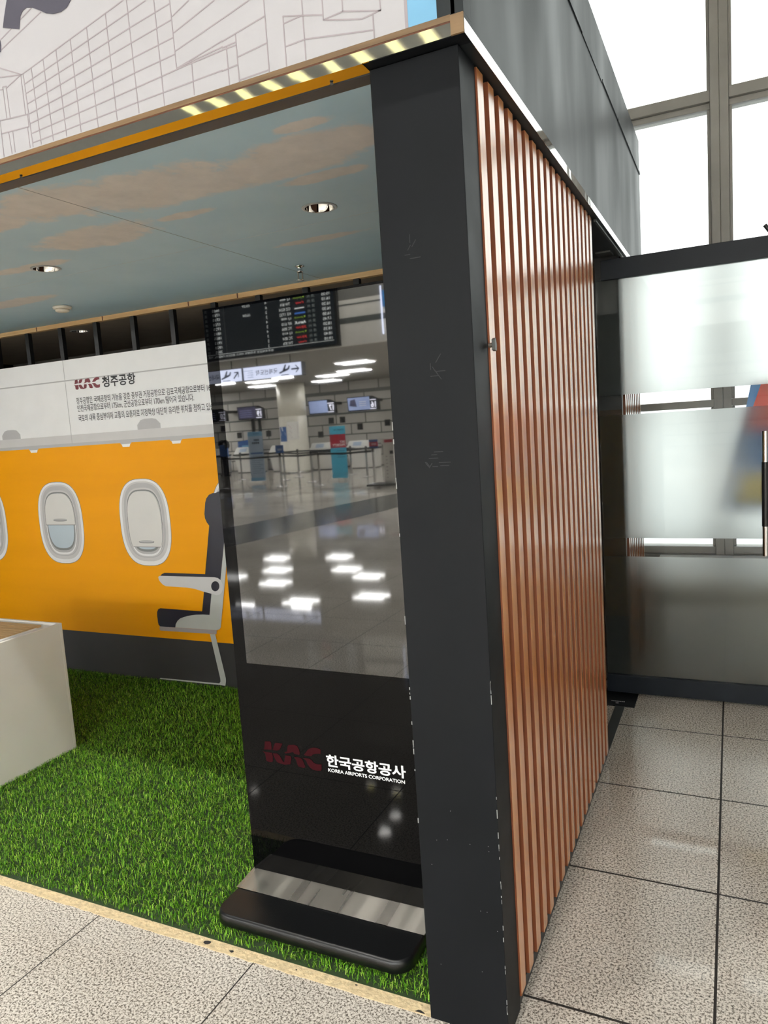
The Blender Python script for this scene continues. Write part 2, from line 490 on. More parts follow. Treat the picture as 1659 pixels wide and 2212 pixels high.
# ------------------------------------------------------------------ mesh helpers
class MB:
    def __init__(s):
        s.v, s.f, s.mi, s.mats, s.sm = [], [], [], [], []

    def m(s, mt):
        if mt not in s.mats:
            s.mats.append(mt)
        return s.mats.index(mt)

    def add(s, vs, fs, mt, smooth=False):
        o = len(s.v)
        s.v += [tuple(p) for p in vs]
        k = s.m(mt)
        for f in fs:
            s.f.append([o + i for i in f])
            s.mi.append(k)
            s.sm.append(smooth)
        return s

    def box(s, a, b, mt):
        x0, y0, z0 = [min(a[i], b[i]) for i in range(3)]
        x1, y1, z1 = [max(a[i], b[i]) for i in range(3)]
        return s.add([(x0, y0, z0), (x1, y0, z0), (x1, y1, z0), (x0, y1, z0), (x0, y0, z1), (x1, y0, z1), (x1, y1, z1), (x0, y1, z1)],
                     [(0, 3, 2, 1), (4, 5, 6, 7), (0, 1, 5, 4), (1, 2, 6, 5), (2, 3, 7, 6), (3, 0, 4, 7)], mt)

    def prism(s, poly, vec, mt, smooth=False):
        """closed prism: planar polygon swept by vec"""
        n = len(poly)
        vec = Vector(vec)
        a = [Vector(p) for p in poly]
        nv = Vector((0, 0, 0))
        for i in range(n):
            nv += a[i].cross(a[(i + 1) % n])
        if nv.dot(vec) > 0:
            a = a[::-1]
        vs = a + [p + vec for p in a]
        fs = [list(range(n)), list(range(2 * n - 1, n - 1, -1))]
        s.add(vs, fs, mt)
        o = len(s.v) - 2 * n
        k = s.m(mt)
        for i in range(n):
            j = (i + 1) % n
            s.f.append([o + i, o + n + i, o + n + j, o + j])
            s.mi.append(k)
            s.sm.append(smooth)
        return s

    def lathe(s, prof, c, mt, n=32, axis='z', cap=True):
        """profile [(r, h)] about an axis through c"""
        vs, fs = [], []
        for r, h in prof:
            for i in range(n):
                t = 2 * math.pi * i / n
                p = (r * math.cos(t), r * math.sin(t), h)
                if axis == 'y':
                    p = (p[0], p[2], -p[1])
                elif axis == 'x':
                    p = (p[2], p[0], p[1])
                vs.append((c[0] + p[0], c[1] + p[1], c[2] + p[2]))
        m = len(prof)
        for j in range(m - 1):
            for i in range(n):
                k = (i + 1) % n
                fs.append((j * n + i, j * n + k, (j + 1) * n + k, (j + 1) * n + i))
        s.add(vs, fs, mt, True)
        o = len(s.v) - len(vs)
        km = s.m(mt)
        for j, rev in ((0, True), (m - 1, False)):
            if cap and prof[j][0] > 1e-5:
                idx = [o + j * n + i for i in range(n)]
                s.f.append(idx[::-1] if rev else idx)
                s.mi.append(km)
                s.sm.append(False)
        return s

    def tube(s, a, b, r, mt, n=12, r2=None):
        a, b = Vector(a), Vector(b)
        d = (b - a).normalized()
        x = d.orthogonal().normalized()
        y = d.cross(x)
        r2 = r if r2 is None else r2
        vs = [a + r * (math.cos(2 * math.pi * i / n) * x + math.sin(2 * math.pi * i / n) * y) for i in range(n)]
        vs += [b + r2 * (math.cos(2 * math.pi * i / n) * x + math.sin(2 * math.pi * i / n) * y) for i in range(n)]
        s.add(vs, [(i, (i + 1) % n, n + (i + 1) % n, n + i) for i in range(n)], mt, True)
        s.add(vs[:n], [list(range(n))[::-1]], mt)
        s.add(vs[n:], [list(range(n))], mt)
        return s

    def build(s, name, parent=None, bevel=0.0, origin=None, seg=2):
        o0 = Vector(origin) if origin is not None else (Vector(parent.matrix_basis.translation) if parent is not None and parent.parent is None else Vector((0, 0, 0)))
        me = bpy.data.meshes.new(name)
        me.from_pydata([tuple(Vector(p) - o0) for p in s.v], [], s.f)
        for mt in s.mats:
            me.materials.append(mt)
        me.polygons.foreach_set('material_index', s.mi)
        me.polygons.foreach_set('use_smooth', s.sm)
        me.update()
        o = bpy.data.objects.new(name, me)
        C.objects.link(o)
        if parent is None:
            o.location = o0
        else:
            o.parent = parent
            if parent.parent is not None:
                pp = parent.parent.matrix_basis.translation
                me.transform(Matrix.Translation(-pp))
        if bevel:
            b = o.modifiers.new('bevel', 'BEVEL')
            b.width = bevel
            b.segments = seg
            b.limit_method = 'ANGLE'
        return o


def thing(name, label, cat, loc=(0, 0, 0), group=None):
    o = bpy.data.objects.new(name, None)
    o.empty_display_size = 0.1
    C.objects.link(o)
    o.location = loc
    o['label'] = label
    o['category'] = cat
    if group:
        o['group'] = group
    return o


def tag(o, label, cat, group=None, kind=None):
    o['label'] = label
    o['category'] = cat
    if group:
        o['group'] = group
    if kind:
        o['kind'] = kind
    return o


def struct(o):
    o['kind'] = 'structure'
    return o


def copy_tree(o, parent=None):
    c = o.copy()
    C.objects.link(c)
    if parent is not None:
        c.parent = parent
    for ch in list(o.children):
        copy_tree(ch, c)
    return c


TXT = {}


def text_mesh(s, bold=0.0):
    """outline of a string as (verts, faces) in its own box, from the built-in font"""
    key = (s, bold)
    if key in TXT:
        return TXT[key]
    cu = bpy.data.curves.new('lettering_source', 'FONT')
    cu.body = s
    cu.size = 1.0
    cu.offset = bold
    cu.resolution_u = 3
    cu.fill_mode = 'FRONT'
    o = bpy.data.objects.new('lettering_source', cu)
    C.objects.link(o)
    dg = bpy.context.evaluated_depsgraph_get()
    dg.update()
    me = bpy.data.meshes.new_from_object(o.evaluated_get(dg))
    vs = np.array([v.co[:2] for v in me.vertices]).reshape(-1, 2)
    fs = [list(p.vertices) for p in me.polygons]
    bpy.data.objects.remove(o)
    bpy.data.curves.remove(cu)
    bpy.data.meshes.remove(me)
    lo, hi = vs.min(0), vs.max(0)
    TXT[key] = ((vs - lo), fs, hi - lo)
    return TXT[key]


def put_text(mb, s, p0, xd, ud, mt, h=None, w=None, bold=0.0, off=(0, 0, 0), anchor=0.0):
    """lettering whose bounding box starts at p0 (bottom left); w and/or h in metres"""
    vs, fs, sz = text_mesh(s, bold)
    xd, ud, p0, off = Vector(xd), Vector(ud), Vector(p0), Vector(off)
    if h is None:
        h = sz[1] * w / sz[0]
    if w is None:
        w = sz[0] * h / sz[1]
    sx, sy = w / sz[0], h / sz[1]
    nrm = xd.cross(ud)
    mb.add([p0 + off + xd * (float(v[0]) * sx - anchor * w) + ud * (float(v[1]) * sy) for v in vs], fs, mt)
    return w, h


X, Y, Z = Vector((1, 0, 0)), Vector((0, 1, 0)), Vector((0, 0, 1))

# ------------------------------------------------------------------ the setting
b = MB()
b.add([(-34, -23.5, 0), (7.5, -23.5, 0), (7.5, 4.3, 0), (-34, 4.3, 0)], [(0, 1, 2, 3)], M_FLOOR)
struct(b.build('floor'))
b = MB()
pts = [(-7.95, -2.0, .0015), (-6.2, -12.6, .0015), (-4.9, -12.6, .0015), (-5.1, -9.5, .0015), (-6.4, -2.0, .0015)]
b.add(pts, [(0, 1, 2, 3, 4)], M_DKBAND)
struct(b.build('trim_1'))

# window wall behind the booth: bays of two-tier frames
YW = 3.6
for k, i in enumerate(range(-2, 5)):
    x0 = 0.452 + 1.45 * i
    x1 = x0 + 1.45
    h = 0.0515
    b = MB()
    b.box((x0 + .0003, YW, 0.525), (x0 + h, YW + .12, 4.8), M_FRAME)
    b.box((x1 - h, YW, 0.525), (x1 - .0003, YW + .12, 4.8), M_FRAME)
    b.box((x0 + h, YW + .01, 0.5297), (x1 - h, YW + .12, 0.5761), M_FRAME)
    b.box((x0 + h, YW + .0, 1.4788), (x1 - h, YW + .12, 1.5259), M_FRAME)
    b.box((x0 + h, YW, 3.32), (x1 - h, YW + .12, 3.385), M_FRAME)
    b.box((x0 + h, YW + .03, 3.284), (x1 - h, YW + .12, 3.32), M_FRAME)
    b.box((x0 + h, YW, 4.7), (x1 - h, YW + .12, 4.8), M_FRAME)
    for zz in (0.5761, 1.5259, 3.385):
        b.box((x0 + h, YW + .035, zz), (x0 + h + .018, YW + .09, zz + (.9027 if zz < 1 else 1.758 if zz < 2 else 1.315)), M_FRAME)
        b.box((x1 - h - .018, YW + .035, zz), (x1 - h, YW + .09, zz + (.9027 if zz < 1 else 1.758 if zz < 2 else 1.315)), M_FRAME)
    w = b.build('window_%d' % (k + 1), bevel=0.004)
    struct(w)
    for z0, z1 in ((0.57, 1.484), (1.52, 3.29), (3.38, 4.71)):
        MB().box((x0 + h - .005, YW + .058, z0), (x1 - h + .005, YW + .064, z1), M_GLASS).build('pane', w)
    if i == 0:
        p = at(1652, 486, 1, YW - .05)
        MB().tube(p, p + Vector((.20, 0, -.30)), .012, M_BLACK).tube(p + Vector((.2, 0, -.3)), p + Vector((.2, .06, -.3)), .012, M_BLACK).build('stay_bar', w)
b = MB()
b.box((-34, YW, 0), (-2.449, YW + .12, 6.5), M_WALL)
b.box((-2.449, YW, 0), (7.5, YW + .12, 0.5245), M_WALL)
b.box((-2.449, YW, 4.8), (7.5, YW + .12, 6.5), M_WALL)
struct(b.build('wall_back'))
b = MB()
b.box((.06, 2.93, 0), (7.49, YW - .002, 0.485), M_CASE)
for k in range(8):
    b.box((.415 + .9 * k, 2.922, 0.02), (.445 + .9 * k, 2.931, 0.485), M_BLACK)
s = b.build('heater_casing')
tag(s, 'low grey casing along the foot of the tall window wall, behind the frosted door', 'heater casing')
MB().box((.06, 2.90, 0.4855), (7.49, YW - .002, 0.522), M_LEDGE).build('stone_top', s, bevel=0.004)
struct(MB().box((7.5, -23.5, 0), (7.62, YW + .12, 6.5), M_WALLP).build('wall_right'))
struct(MB().box((-34.12, -23.5, 0), (-34, YW + .12, 6.5), M_WALLP).build('wall_left'))
struct(MB().box((-34, -12.4, 6.5), (7.62, YW + .12, 6.6), M_CEILH).build('ceiling'))
# bulkhead over the check-in hall and the low hall ceiling behind it
b = MB()
b.box((-34, -12.52, 3.3), (7.5, -12.4, 6.5), M_PANEL)
b.box((-34, -12.399, 3.77), (7.5, -12.396, 3.893), M_GROOVE)
b.box((-34, -12.399, 4.155), (7.5, -12.396, 4.185), M_GROOVE)
b.box((-34, -12.399, 4.28), (7.5, -12.396, 6.5), M_WALL)
struct(b.build('wall_bulkhead'))
struct(MB().box((-34, -23.6, 3.3), (7.5, -12.52, 3.42), M_CEIL).build('ceiling_hall'))
struct(MB().box((-34, -23.62, 0), (7.5, -23.5, 3.42), M_TILEW).build('wall_front'))
b = MB()
b.box((-34, -23.499, 2.06), (7.5, -23.47, 2.10), M_GROOVE)
b.box((-34, -23.499, 2.84), (7.5, -23.48, 2.98), M_WALL)
struct(b.build('trim_2'))
# dark square insets in the hall wall
for x, z in ((-13.881, 1.842), (-13.368, 1.849), (-12.612, 1.532), (-11.423, 1.615), (-14.406, 1.324), (-18.38, 1.506), (-19.214, 1.842), (-16.9, 1.5)):
    struct(MB().box((x - .12, -23.499, z - .12), (x + .12, -23.49, z + .12), M_BLACK).build('trim_3'))

# ------------------------------------------------------------------ the booth
XL = -5.4          # left end of the booth
BD = 3.2           # depth
ZS = 2.2725        # underside of the header
booth = thing('exhibition_booth', 'charcoal exhibition booth with wood slatted side, painted sky ceiling and dark corner column', 'booth')
MB().box((-.2038, 0, 0), (0, .109, ZS - .002), M_COL).build('corner_column', booth, bevel=0.0015)
b = MB()
for x0_, z0_, n_, w_ in ((-.135, 1.395, 9, .075), (-.105, 1.60, 6, .03), (-.15, 1.86, 5, .03)):
    for k in range(n_):
        xa = x0_ + R.uniform(0, w_)
        za = z0_ + R.uniform(0, .04)
        a_ = R.choice((0, 0, 1, .6, -.6))
        l = R.uniform(.012, .03)
        dx_, dz_ = math.cos(a_ * 1.57) * l, math.sin(a_ * 1.57) * l
        nx_, nz_ = -dz_ / l * .0007, dx_ / l * .0007
        b.prism([(xa + nx_, -.0001, za + nz_), (xa + dx_ + nx_, -.0001, za + dz_ + nz_), (xa + dx_ - nx_, -.0001, za + dz_ - nz_), (xa - nx_, -.0001, za - nz_)], (0, -.0003, 0), M_SCUFF)
b.build('scuff_marks', booth)['kind'] = 'stuff'
# chipped paint along the two front corners of the column
b = MB()
for k in range(24):
    z = R.uniform(0.02, 1.0)
    l = R.uniform(.004, .022)
    t = R.uniform(.0006, .0016)
    b.box((-t, -.0006, z), (.0005, .0002, z + l), M_CHIP)
for k in range(16):
    z = R.uniform(.5, 1.5)
    l = R.uniform(.004, .02)
    b.box((-.2044, -.0006, z), (-.2038 + R.uniform(.0006, .0018), .0002, z + l), M_CHIP)
for k in range(12):
    x, z = R.uniform(-.19, -.01), R.uniform(.08, .6)
    b.box((x, -.0004, z), (x + .0014, .0002, z + .0014), M_CHIP)
b.build('paint_chips', booth)['kind'] = 'stuff'
MB().box((-.06, .1095, 0), (-.009, 1.605, ZS - .002), M_SLATB).build('side_wall', booth)
MB().box((-.009, .1095, 0), (-.004, 1.605, .034), M_BLACK).build('skirting', booth)
slat = None
for k in range(18):
    y0 = .1107 + .0835 * k
    if slat is None:
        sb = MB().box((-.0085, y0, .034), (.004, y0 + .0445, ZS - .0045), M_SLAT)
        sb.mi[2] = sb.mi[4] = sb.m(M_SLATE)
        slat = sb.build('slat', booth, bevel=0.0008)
    else:
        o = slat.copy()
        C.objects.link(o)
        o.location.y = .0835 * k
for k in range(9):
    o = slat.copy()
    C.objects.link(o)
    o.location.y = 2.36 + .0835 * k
MB().box((-.06, 2.445, 0), (-.009, 3.19, ZS - .002), M_SLATB).build('side_wall', booth)
p = at(1058, 742, 0, .006)
b = MB()
b.tube((.004, p.y, p.z - .004), (.016, p.y, p.z - .004), .0055, M_BRASS)
b.prism([(.012, p.y - .006, p.z - .016), (.012, p.y + .007, p.z - .018), (.012, p.y + .009, p.z - .002), (.012, p.y + .003, p.z + .012), (.012, p.y - .006, p.z + .008)], (.008, 0, 0), M_ALU)
b.build('turn_button', booth, bevel=0.001)
# side opening: jambs, head, threshold
b = MB()
b.box((-.10, 1.606, 0), (-.03, 1.66, ZS - .002), M_BLACK)
b.box((-.12, 2.40, 0), (-.005, 2.444, ZS - .002), M_BLACK)
b.build('door_jamb', booth)
MB().box((-.30, 1.67, .1), (-.14, 1.72, 2.0), M_WALL).build('inner_upright', booth)
MB().box((-.05, 1.61, .0005), (-.004, 2.39, .004), M_ALU).build('threshold', booth)
b = MB()
b.box((-.12, 1.62, ZS - .004), (.004, 2.44, ZS - .001), M_BLACK)
b.box((.006, 1.62, ZS - .012), (.016, 2.6, ZS - .0015), M_ALU)
b.build('door_head', booth)
MB().box((-.09, 2.25, ZS - .012), (-.02, 2.36, ZS - .0045), M_ALU).build('top_pivot', booth)
# header
ZT = 3.05
b = MB()
b.box((XL, -.030, ZS), (.0255, .0145, ZS + .03), M_COL)
b.box((XL, -.026, ZS + .03), (.0135, .0145, ZT), M_COL)
b.box((XL, .0145, ZS + .03), (-.03, .06, ZT), M_COL)
b.build('header_beam', booth)
b = MB()
b.box((-.03, .0145, ZS), (.0262, BD, 2.861), M_FASC)
b.box((-.03, -.034, ZS + .0385), (.0262, .0146, 2.861), M_FASC)
b.box((.0256, -.0304, ZS), (.0262, .0146, ZS + .0384), M_FASC)
b.build('side_fascia', booth, bevel=0.001)
MB().box((-.03, -.034, 2.862), (.0262, BD, ZT), M_FASC).build('upper_fascia', booth)
b = MB()
for k in range(7):
    y0 = -.03 + k * (BD + .03) / 7
    b.box((.0262, y0, 2.858 + R.uniform(-.003, .003)), (.0262 + R.uniform(.003, .006), y0 + (BD + .03) / 7 - .004, 2.872), M_FASC)
b.build('fascia_seam_strip', booth)
MB().box((.0263, -.0346, ZS - .0022), (.0272, BD * .98, ZS + .026), M_STEEL).build('side_steel_trim', booth)
# steel channel along the front: face, polished underside
b = MB()
b.box((XL, -.0346, ZS - .001), (-.002, -.0305, 2.2965), M_STEELF)
b.build('front_steel_trim', booth)
MB().box((-.002, -.036, ZS), (.0262, -.0305, 2.31), M_PLY).build('corner_block', booth)
MB().box((XL, -.0346, ZS - .0022), (-.2045, .0135, ZS - .001), M_MIRROR).build('polished_soffit', booth)
for x in (-1.31, -.30, -2.4):
    MB().lathe([(.004, 0), (.004, .002), (.002, .0035), (0, .0036)], (x, .003, ZS - .0022 - .0036), M_ALU, 14).build('rivet', booth)
MB().box((XL, .0136, ZS - .004), (-.2045, .056, ZS + .03), M_BLACK).build('inner_beam', booth)


def drill(o, holes):
    """cut round holes through a panel"""
    cuts = []
    for hx_, hy_, r in holes:
        c = MB().lathe([(r, -.1), (r, .1)], (hx_, hy_, 2.28), M_BLACK, 48).build('cutter')
        c.data.transform(Matrix.Identity(4))
        md = o.modifiers.new('hole', 'BOOLEAN')
        md.operation = 'DIFFERENCE'
        md.object = c
        md.solver = 'EXACT'
        cuts.append(c)
    dg = bpy.context.evaluated_depsgraph_get()
    dg.update()
    me = bpy.data.meshes.new_from_object(o.evaluated_get(dg))
    o.modifiers.clear()
    o.data = me
    for c in cuts:
        bpy.data.objects.remove(c)


DL = [at(690, 448, 2, 2.27), at(99, 580, 2, 2.27), at(172, 715, 2, 2.275)]
pc = MB().box((XL, .0562, 2.27), (-.062, 1.845, 2.285), M_SKYP).build('printed_ceiling', booth)
drill(pc, [(DL[0].x, DL[0].y, .053), (DL[1].x, DL[1].y, .053)])
b = MB()
b.box((-1.3955, .06, 2.2696), (-1.3925, 1.83, 2.27), M_G3)
b.box((XL, .95, 2.2697), (-.07, .9515, 2.27), M_G2)
b.build('ceiling_joint', booth)
bc = MB().box((XL, 1.880, 2.275), (-.062, BD, 2.285), M_CEILB).build('bare_ceiling', booth)
drill(bc, [(DL[2].x, DL[2].y, .053)])
MB().box((XL, 1.846, 2.244), (-.062, 1.8795, 2.271), M_PINE).build('ceiling_batten', booth)
for k, x in enumerate((-1.03, -1.93, -2.27, -2.93, -3.5)):
    MB().box((x, 1.8455, 2.245), (x + .008, 1.8462, 2.27), M_SLATB).build('wood_knot', booth)
pole = None
for k in range(12):
    x = -1.2 - .3 * k
    if pole is None:
        pole = MB().box((x - .016, 1.850, .02), (x + .016, 1.878, 2.2435), M_BLACK).build('back_post', booth)
    else:
        o = pole.copy()
        C.objects.link(o)
        o.location.x = -.3 * k
MB().box((XL, BD - .04, 0), (-.062, BD, 2.275), M_WALL).build('rear_wall', booth)
MB().box((XL - .04, 0, 0), (XL, BD, ZT), M_COL).build('end_wall', booth)
MB().box((XL, .07, ZT - .03), (-.031, BD, ZT), M_COL).build('roof_panel', booth)

# ------------------------------------------------------------------ illustrated header board
hb = thing('header_board', 'white header board printed with a line drawing of buildings, blue at its corner end', 'sign board', (-.5, -.05, 2.31))
yb = -.033
b = MB()
b.box((XL, yb, 2.312), (-.0935, -.0265, 3.04), M_WHITED)
b.build('board', hb)
pl = at(848, 0, 1, yb).x
MB().box((-.0935, yb, 2.312), (.0, -.0265, 3.04), M_BLUEP).build('blue_panel', hb)
MB().box((-.1005, yb - .0006, 2.313), (-.0935, yb, 3.04), M_GL).build('grey_edge_line', hb)
MB().box((XL, -.0355, 2.3), (-.002, -.027, 2.3118), M_PLY).build('timber_edge', hb)
MB().box((XL, -.0345, 2.2968), (-.002, -.027, 2.2999), M_SLATB).build('shadow_gap', hb)
MB().box((.0, yb - .001, 2.312), (.008, -.0265, 3.04), M_CHROME).build('end_bead', hb)
A7 = [((160, 558), (920, 0)), ((172, 553), (247, 1095)), ((232, 508), (308, 1078)), ((320, 443), (398, 1048)), ((416, 372), (497, 1015)), ((523, 293), (605, 983)), ((645, 205), (733, 948)),
      ((785, 100), (875, 898)), ((943, 0), (1037, 843)), ((1147, 0), (1228, 788)), ((1265, 0), (1318, 512)),
      ((185, 625), (955, 95)), ((955, 95), (1090, 0)), ((195, 697), (968, 207)), ((968, 207), (1268, 25)), ((207, 773), (980, 320)), ((980, 320), (1278, 148)), ((220, 848), (993, 432)), ((993, 432), (1292, 280)),
      ((229, 920), (1003, 545)), ((1003, 545), (1305, 405)), ((240, 995), (1015, 655)), ((1015, 655), (1430, 470)), ((247, 1065), (1028, 762)), ((1028, 762), (1659, 525)),
      ((1285, 122), (1410, 0)), ((1297, 245), (1600, 0)), ((1310, 380), (1659, 140)), ((1318, 512), (1659, 305)), ((1322, 508), (1659, 350)), ((1430, 472), (1659, 375)), ((1430, 465), (1450, 708)),
      ((0, 577), (160, 558)), ((0, 508), (165, 558)), ((150, 562), (50, 655)), ((25, 648), (45, 645)), ((45, 645), (75, 875)), ((20, 650), (50, 882)), ((0, 672), (22, 668)), ((155, 565), (190, 853)),
      ((0, 900), (205, 853)), ((205, 853), (215, 945)), ((215, 945), (10, 998)), ((205, 950), (225, 1103)), ((65, 990), (90, 1148)), ((95, 985), (113, 1135)), ((0, 900), (30, 1168)), ((235, 58), (5, 295)), ((305, 88), (5, 375))]
A8 = [((0, 130), (185, 0)), ((0, 285), (288, 112)), ((285, 0), (325, 500)), ((90, 235), (118, 562)), ((0, 330), (92, 290)), ((0, 345), (95, 310)), ((28, 320), (50, 583)), ((0, 490), (105, 445)), ((108, 392), (303, 298)), ((120, 552), (325, 480)),
      ((418, 112), (443, 457)), ((418, 112), (690, 102)), ((425, 163), (550, 105)), ((547, 0), (577, 415)), ((440, 320), (570, 270)), ((570, 270), (1040, 207)), ((688, 0), (697, 138)), ((697, 138), (960, 132)), ((960, 132), (1092, 70)), ((1092, 70), (1085, 0)),
      ((697, 138), (830, 78)), ((830, 78), (1092, 73)), ((825, 0), (830, 78)), ((1037, 100), (1048, 272))]
b = MB()
for arr, ox, sc in ((A7, 0, 3.456), (A8, 480, 3.19)):
    for p0, p1 in arr:
        a = at(ox + p0[0] / sc, p0[1] / sc, 1, yb - .0004)
        c = at(ox + p1[0] / sc, p1[1] / sc, 1, yb - .0004)
        d = (c - a).normalized()
        n = Vector((-d.z, 0, d.x)) * .0015
        a = a - d * .0006
        c = c + d * .0006
        a.z = max(a.z, 2.3135)
        c.z = max(c.z, 2.3135)
        b.prism([a + n, c + n, c - n, a - n], (0, -.0003, 0), M_GL)
b.build('line_drawing', hb)
SH = [(22, 207), (30, 130), (50, 0), (56, -60), (540, -60), (530, 0), (500, 55), (455, 90), (400, 105), (345, 100), (290, 75), (245, 58), (200, 58), (170, 80), (153, 120), (145, 218)]
b = MB()
b.prism([at(x / 3.456, y / 3.456, 1, yb - .0008) for x, y in SH], (0, -.0004, 0), M_INKD)
b.prism([at(x / 3.456, y / 3.456, 1, yb - .0008) for x, y in ((-60, 300), (2, 300), (9, 340), (8, 390), (-60, 400))], (0, -.0004, 0), M_INKD)
b.build('slate_lettering', hb)

# ------------------------------------------------------------------ cabin mural on the back wall of the booth
mu = thing('cabin_mural', 'printed cabin wall mural, white above orange with oval windows, behind the turf', 'mural', (-2.6, 1.846, 0))
D0 = 1.844
b = MB()
b.box((XL, D0, 0.005), (-.062, D0 + .005, .2826), M_DARKP)
b.box((XL, D0, .2826), (-.062, D0 + .005, 1.503), M_ORANGE)
b.box((XL, D0, 1.503), (-.062, D0 + .005, 2.0423), M_WHITEP)
b.build('panel', mu)
b = MB()
b.box((XL, D0 - .0006, 1.575), (-.062, D0, 1.5751), M_G1)
b.box((XL, D0 - .0006, 1.522), (-.062, D0, 1.575), M_G1)
b.box((XL, D0 - .0008, 1.503), (-.062, D0, 1.523), M_G2)
b.box((XL, D0 - .0007, 1.911), (-.062, D0, 1.9185), M_G2)
b.build('locker_bands', mu)
MB().box((-3.298, D0 - .0009, 1.503), (-3.294, D0, 2.0423), M_G2).build('panel_seam', mu)
for px0, px1, py in ((880, 1028, 1070), (15, 132, 1137)):
    b = MB()
    a = at(px0 / 2.9625, 560 + py / 2.9625, 1, D0)
    c = at(px1 / 2.9625, 560 + py / 2.9625, 1, D0)
    hgt = .062
    b.prism([(a.x, D0 - .0007, 1.5755), (c.x, D0 - .0007, 1.5755), (c.x, D0 - .0007, 1.5755 + hgt * .45), (c.x - .03, D0 - .0007, 1.5755 + hgt * .9), (c.x - .06, D0 - .0007, 1.5755 + hgt), (a.x + .06, D0 - .0007, 1.5755 + hgt), (a.x + .03, D0 - .0007, 1.5755 + hgt * .9), (a.x, D0 - .0007, 1.5755 + hgt * .45)], (0, -.0003, 0), M_G2)
    b.build('printed_latch', mu)

for px0, px1 in ((190, 240), (780, 838), (1100, 1166)):
    b = MB()
    a = at(px0 / 2.9625, 560 + 1225 / 2.9625, 1, D0)
    c = at(px1 / 2.9625, 560 + 1185 / 2.9625, 1, D0)
    xa, xc = a.x, c.x
    b.prism([(xa, D0 - .0009, 1.503), (xc, D0 - .0009, 1.503), (xc - .012, D0 - .0009, 1.478), (xa + .012, D0 - .0009, 1.478)], (0, -.0003, 0), M_LETW)
    b.prism([(xa - .004, D0 - .0009, 1.503), (xc + .004, D0 - .0009, 1.503), (xc + .002, D0 - .0009, 1.495), (xa - .002, D0 - .0009, 1.495)], (0, -.0005, 0), M_G2)
    b.build('printed_hook', mu)


def sup(cx, cz, a, c, n=3.0, N=56, lo=None):
    out = []
    for i in range(N):
        t = 2 * math.pi * i / N
        ct, st = math.cos(t), math.sin(t)
        x = cx + a * math.copysign(abs(ct) ** (2 / n), ct)
        z = cz + c * math.copysign(abs(st) ** (2 / n), st)
        out.append((x, z))
    return out


def oval_window(cx, cz, a, c, blind_z):
    """printed window: rim tones, frame line, pane and pulled blind"""
    b = MB()

    def lay(poly, dep, mt):
        b.prism([(x, D0 - dep, z) for x, z in poly], (0, -.00025, 0), mt)
    lay(sup(cx, cz, a * 1.015, c * 1.012, 2.7), .0004, M_G3)
    lay(sup(cx, cz, a, c, 2.7), .0007, M_WHITEP)
    lay(sup(cx, cz + .006, a * .90, c * .925, 2.8), .0010, M_G1)
    lay(sup(cx, cz + .012, a * .80, c * .865, 2.9), .0013, M_G2)
    lay(sup(cx, cz + .001, a * .725, c * .80, 3.0), .0016, M_G1)
    lay(sup(cx, cz - .002, a * .70, c * .77, 3.0), .0019, M_G3)
    lay(sup(cx, cz - .006, a * .68, c * .755, 3.0), .0022, M_WHITEP)
    lay(sup(cx, cz - .002, a * .645, c * .725, 3.0), .0025, M_G2)
    lay(sup(cx, cz + .006, a * .62, c * .70, 3.0), .0028, M_G3)
    lay(sup(cx, cz + .014, a * .59, c * .675, 3.0), .0031, M_PSKY)
    lay([(x, max(z, blind_z - .004)) for x, z in sup(cx, cz - .004, a * .672, c * .745, 3.0)], .0034, M_G3)
    lay([(x, max(z, blind_z)) for x, z in sup(cx, cz - .004, a * .665, c * .74, 3.0)], .0037, M_BLIND)
    lay(sup(cx, blind_z + .030, a * .31, .009, 2.5, 24), .0040, M_G3)
    lay(sup(cx, blind_z + .032, a * .29, .006, 2.5, 24), .0043, M_G2)
    return b.build('printed_window', mu)


def ext(ox, oy, sc, l, r, t, bt):
    P = [at(ox + q[0] / sc, oy + q[1] / sc, 1, D0) for q in (l, r, t, bt)]
    return (P[0].x + P[1].x) / 2, (P[2].z + P[3].z) / 2, (P[1].x - P[0].x) / 2, (P[2].z - P[3].z) / 2


wb = ext(240, 1020, 10.37, (158, 640), (1367, 1500), (650, 155), (850, 2090))
wa = ext(60, 1030, 11.64, (240, 650), (1435, 1600), (750, 135), (960, 2165))
zb = at(240 + 820 / 10.37, 1020 + 1665 / 10.37, 1, D0).z
za = at(60 + 840 / 11.64, 1030 + 1200 / 11.64, 1, D0).z
aw = (wa[2] + wb[2]) / 2
cw = (wa[3] + wb[3]) / 2
zc = (wa[1] + wb[1]) / 2
oval_window(wb[0], zc, aw, cw, zb)
oval_window(wa[0], zc, aw, cw, za)
dxw = wb[0] - wa[0]
oval_window(wa[0] - dxw, zc, aw, cw, zc + .10)
oval_window(wb[0] + dxw, zc, aw, cw, zc - .05)
oval_window(wb[0] + 2 * dxw, zc, aw, cw, zc + .03)

# printed seat
seat = MB()


def sp(pts, dep, mt, ox=330, oy=1220, sc=7.9):
    seat.prism([(lambda q: (q.x, D0 - dep, q.z))(at(ox + x / sc, oy + y / sc, 1, D0)) for x, y in pts], (0, -.0003, 0), mt)


# back shell (grey), cushions (navy), arm, base and leg
sp([(1190, 0), (1205, -640), (1310, -640), (1265, 0), (1170, 1060), (1150, 1095), (1110, 1112), (395, 1064), (402, 1010), (430, 955), (480, 910), (600, 870), (750, 848), (870, 845), (978, 852), (1012, 480), (1165, 255)], .0048, M_SEATG)
N2 = 8.732


def c4(x, y):
    return ((330 + x / N2 - 330) * 7.9, (1040 + y / N2 - 1220) * 7.9)


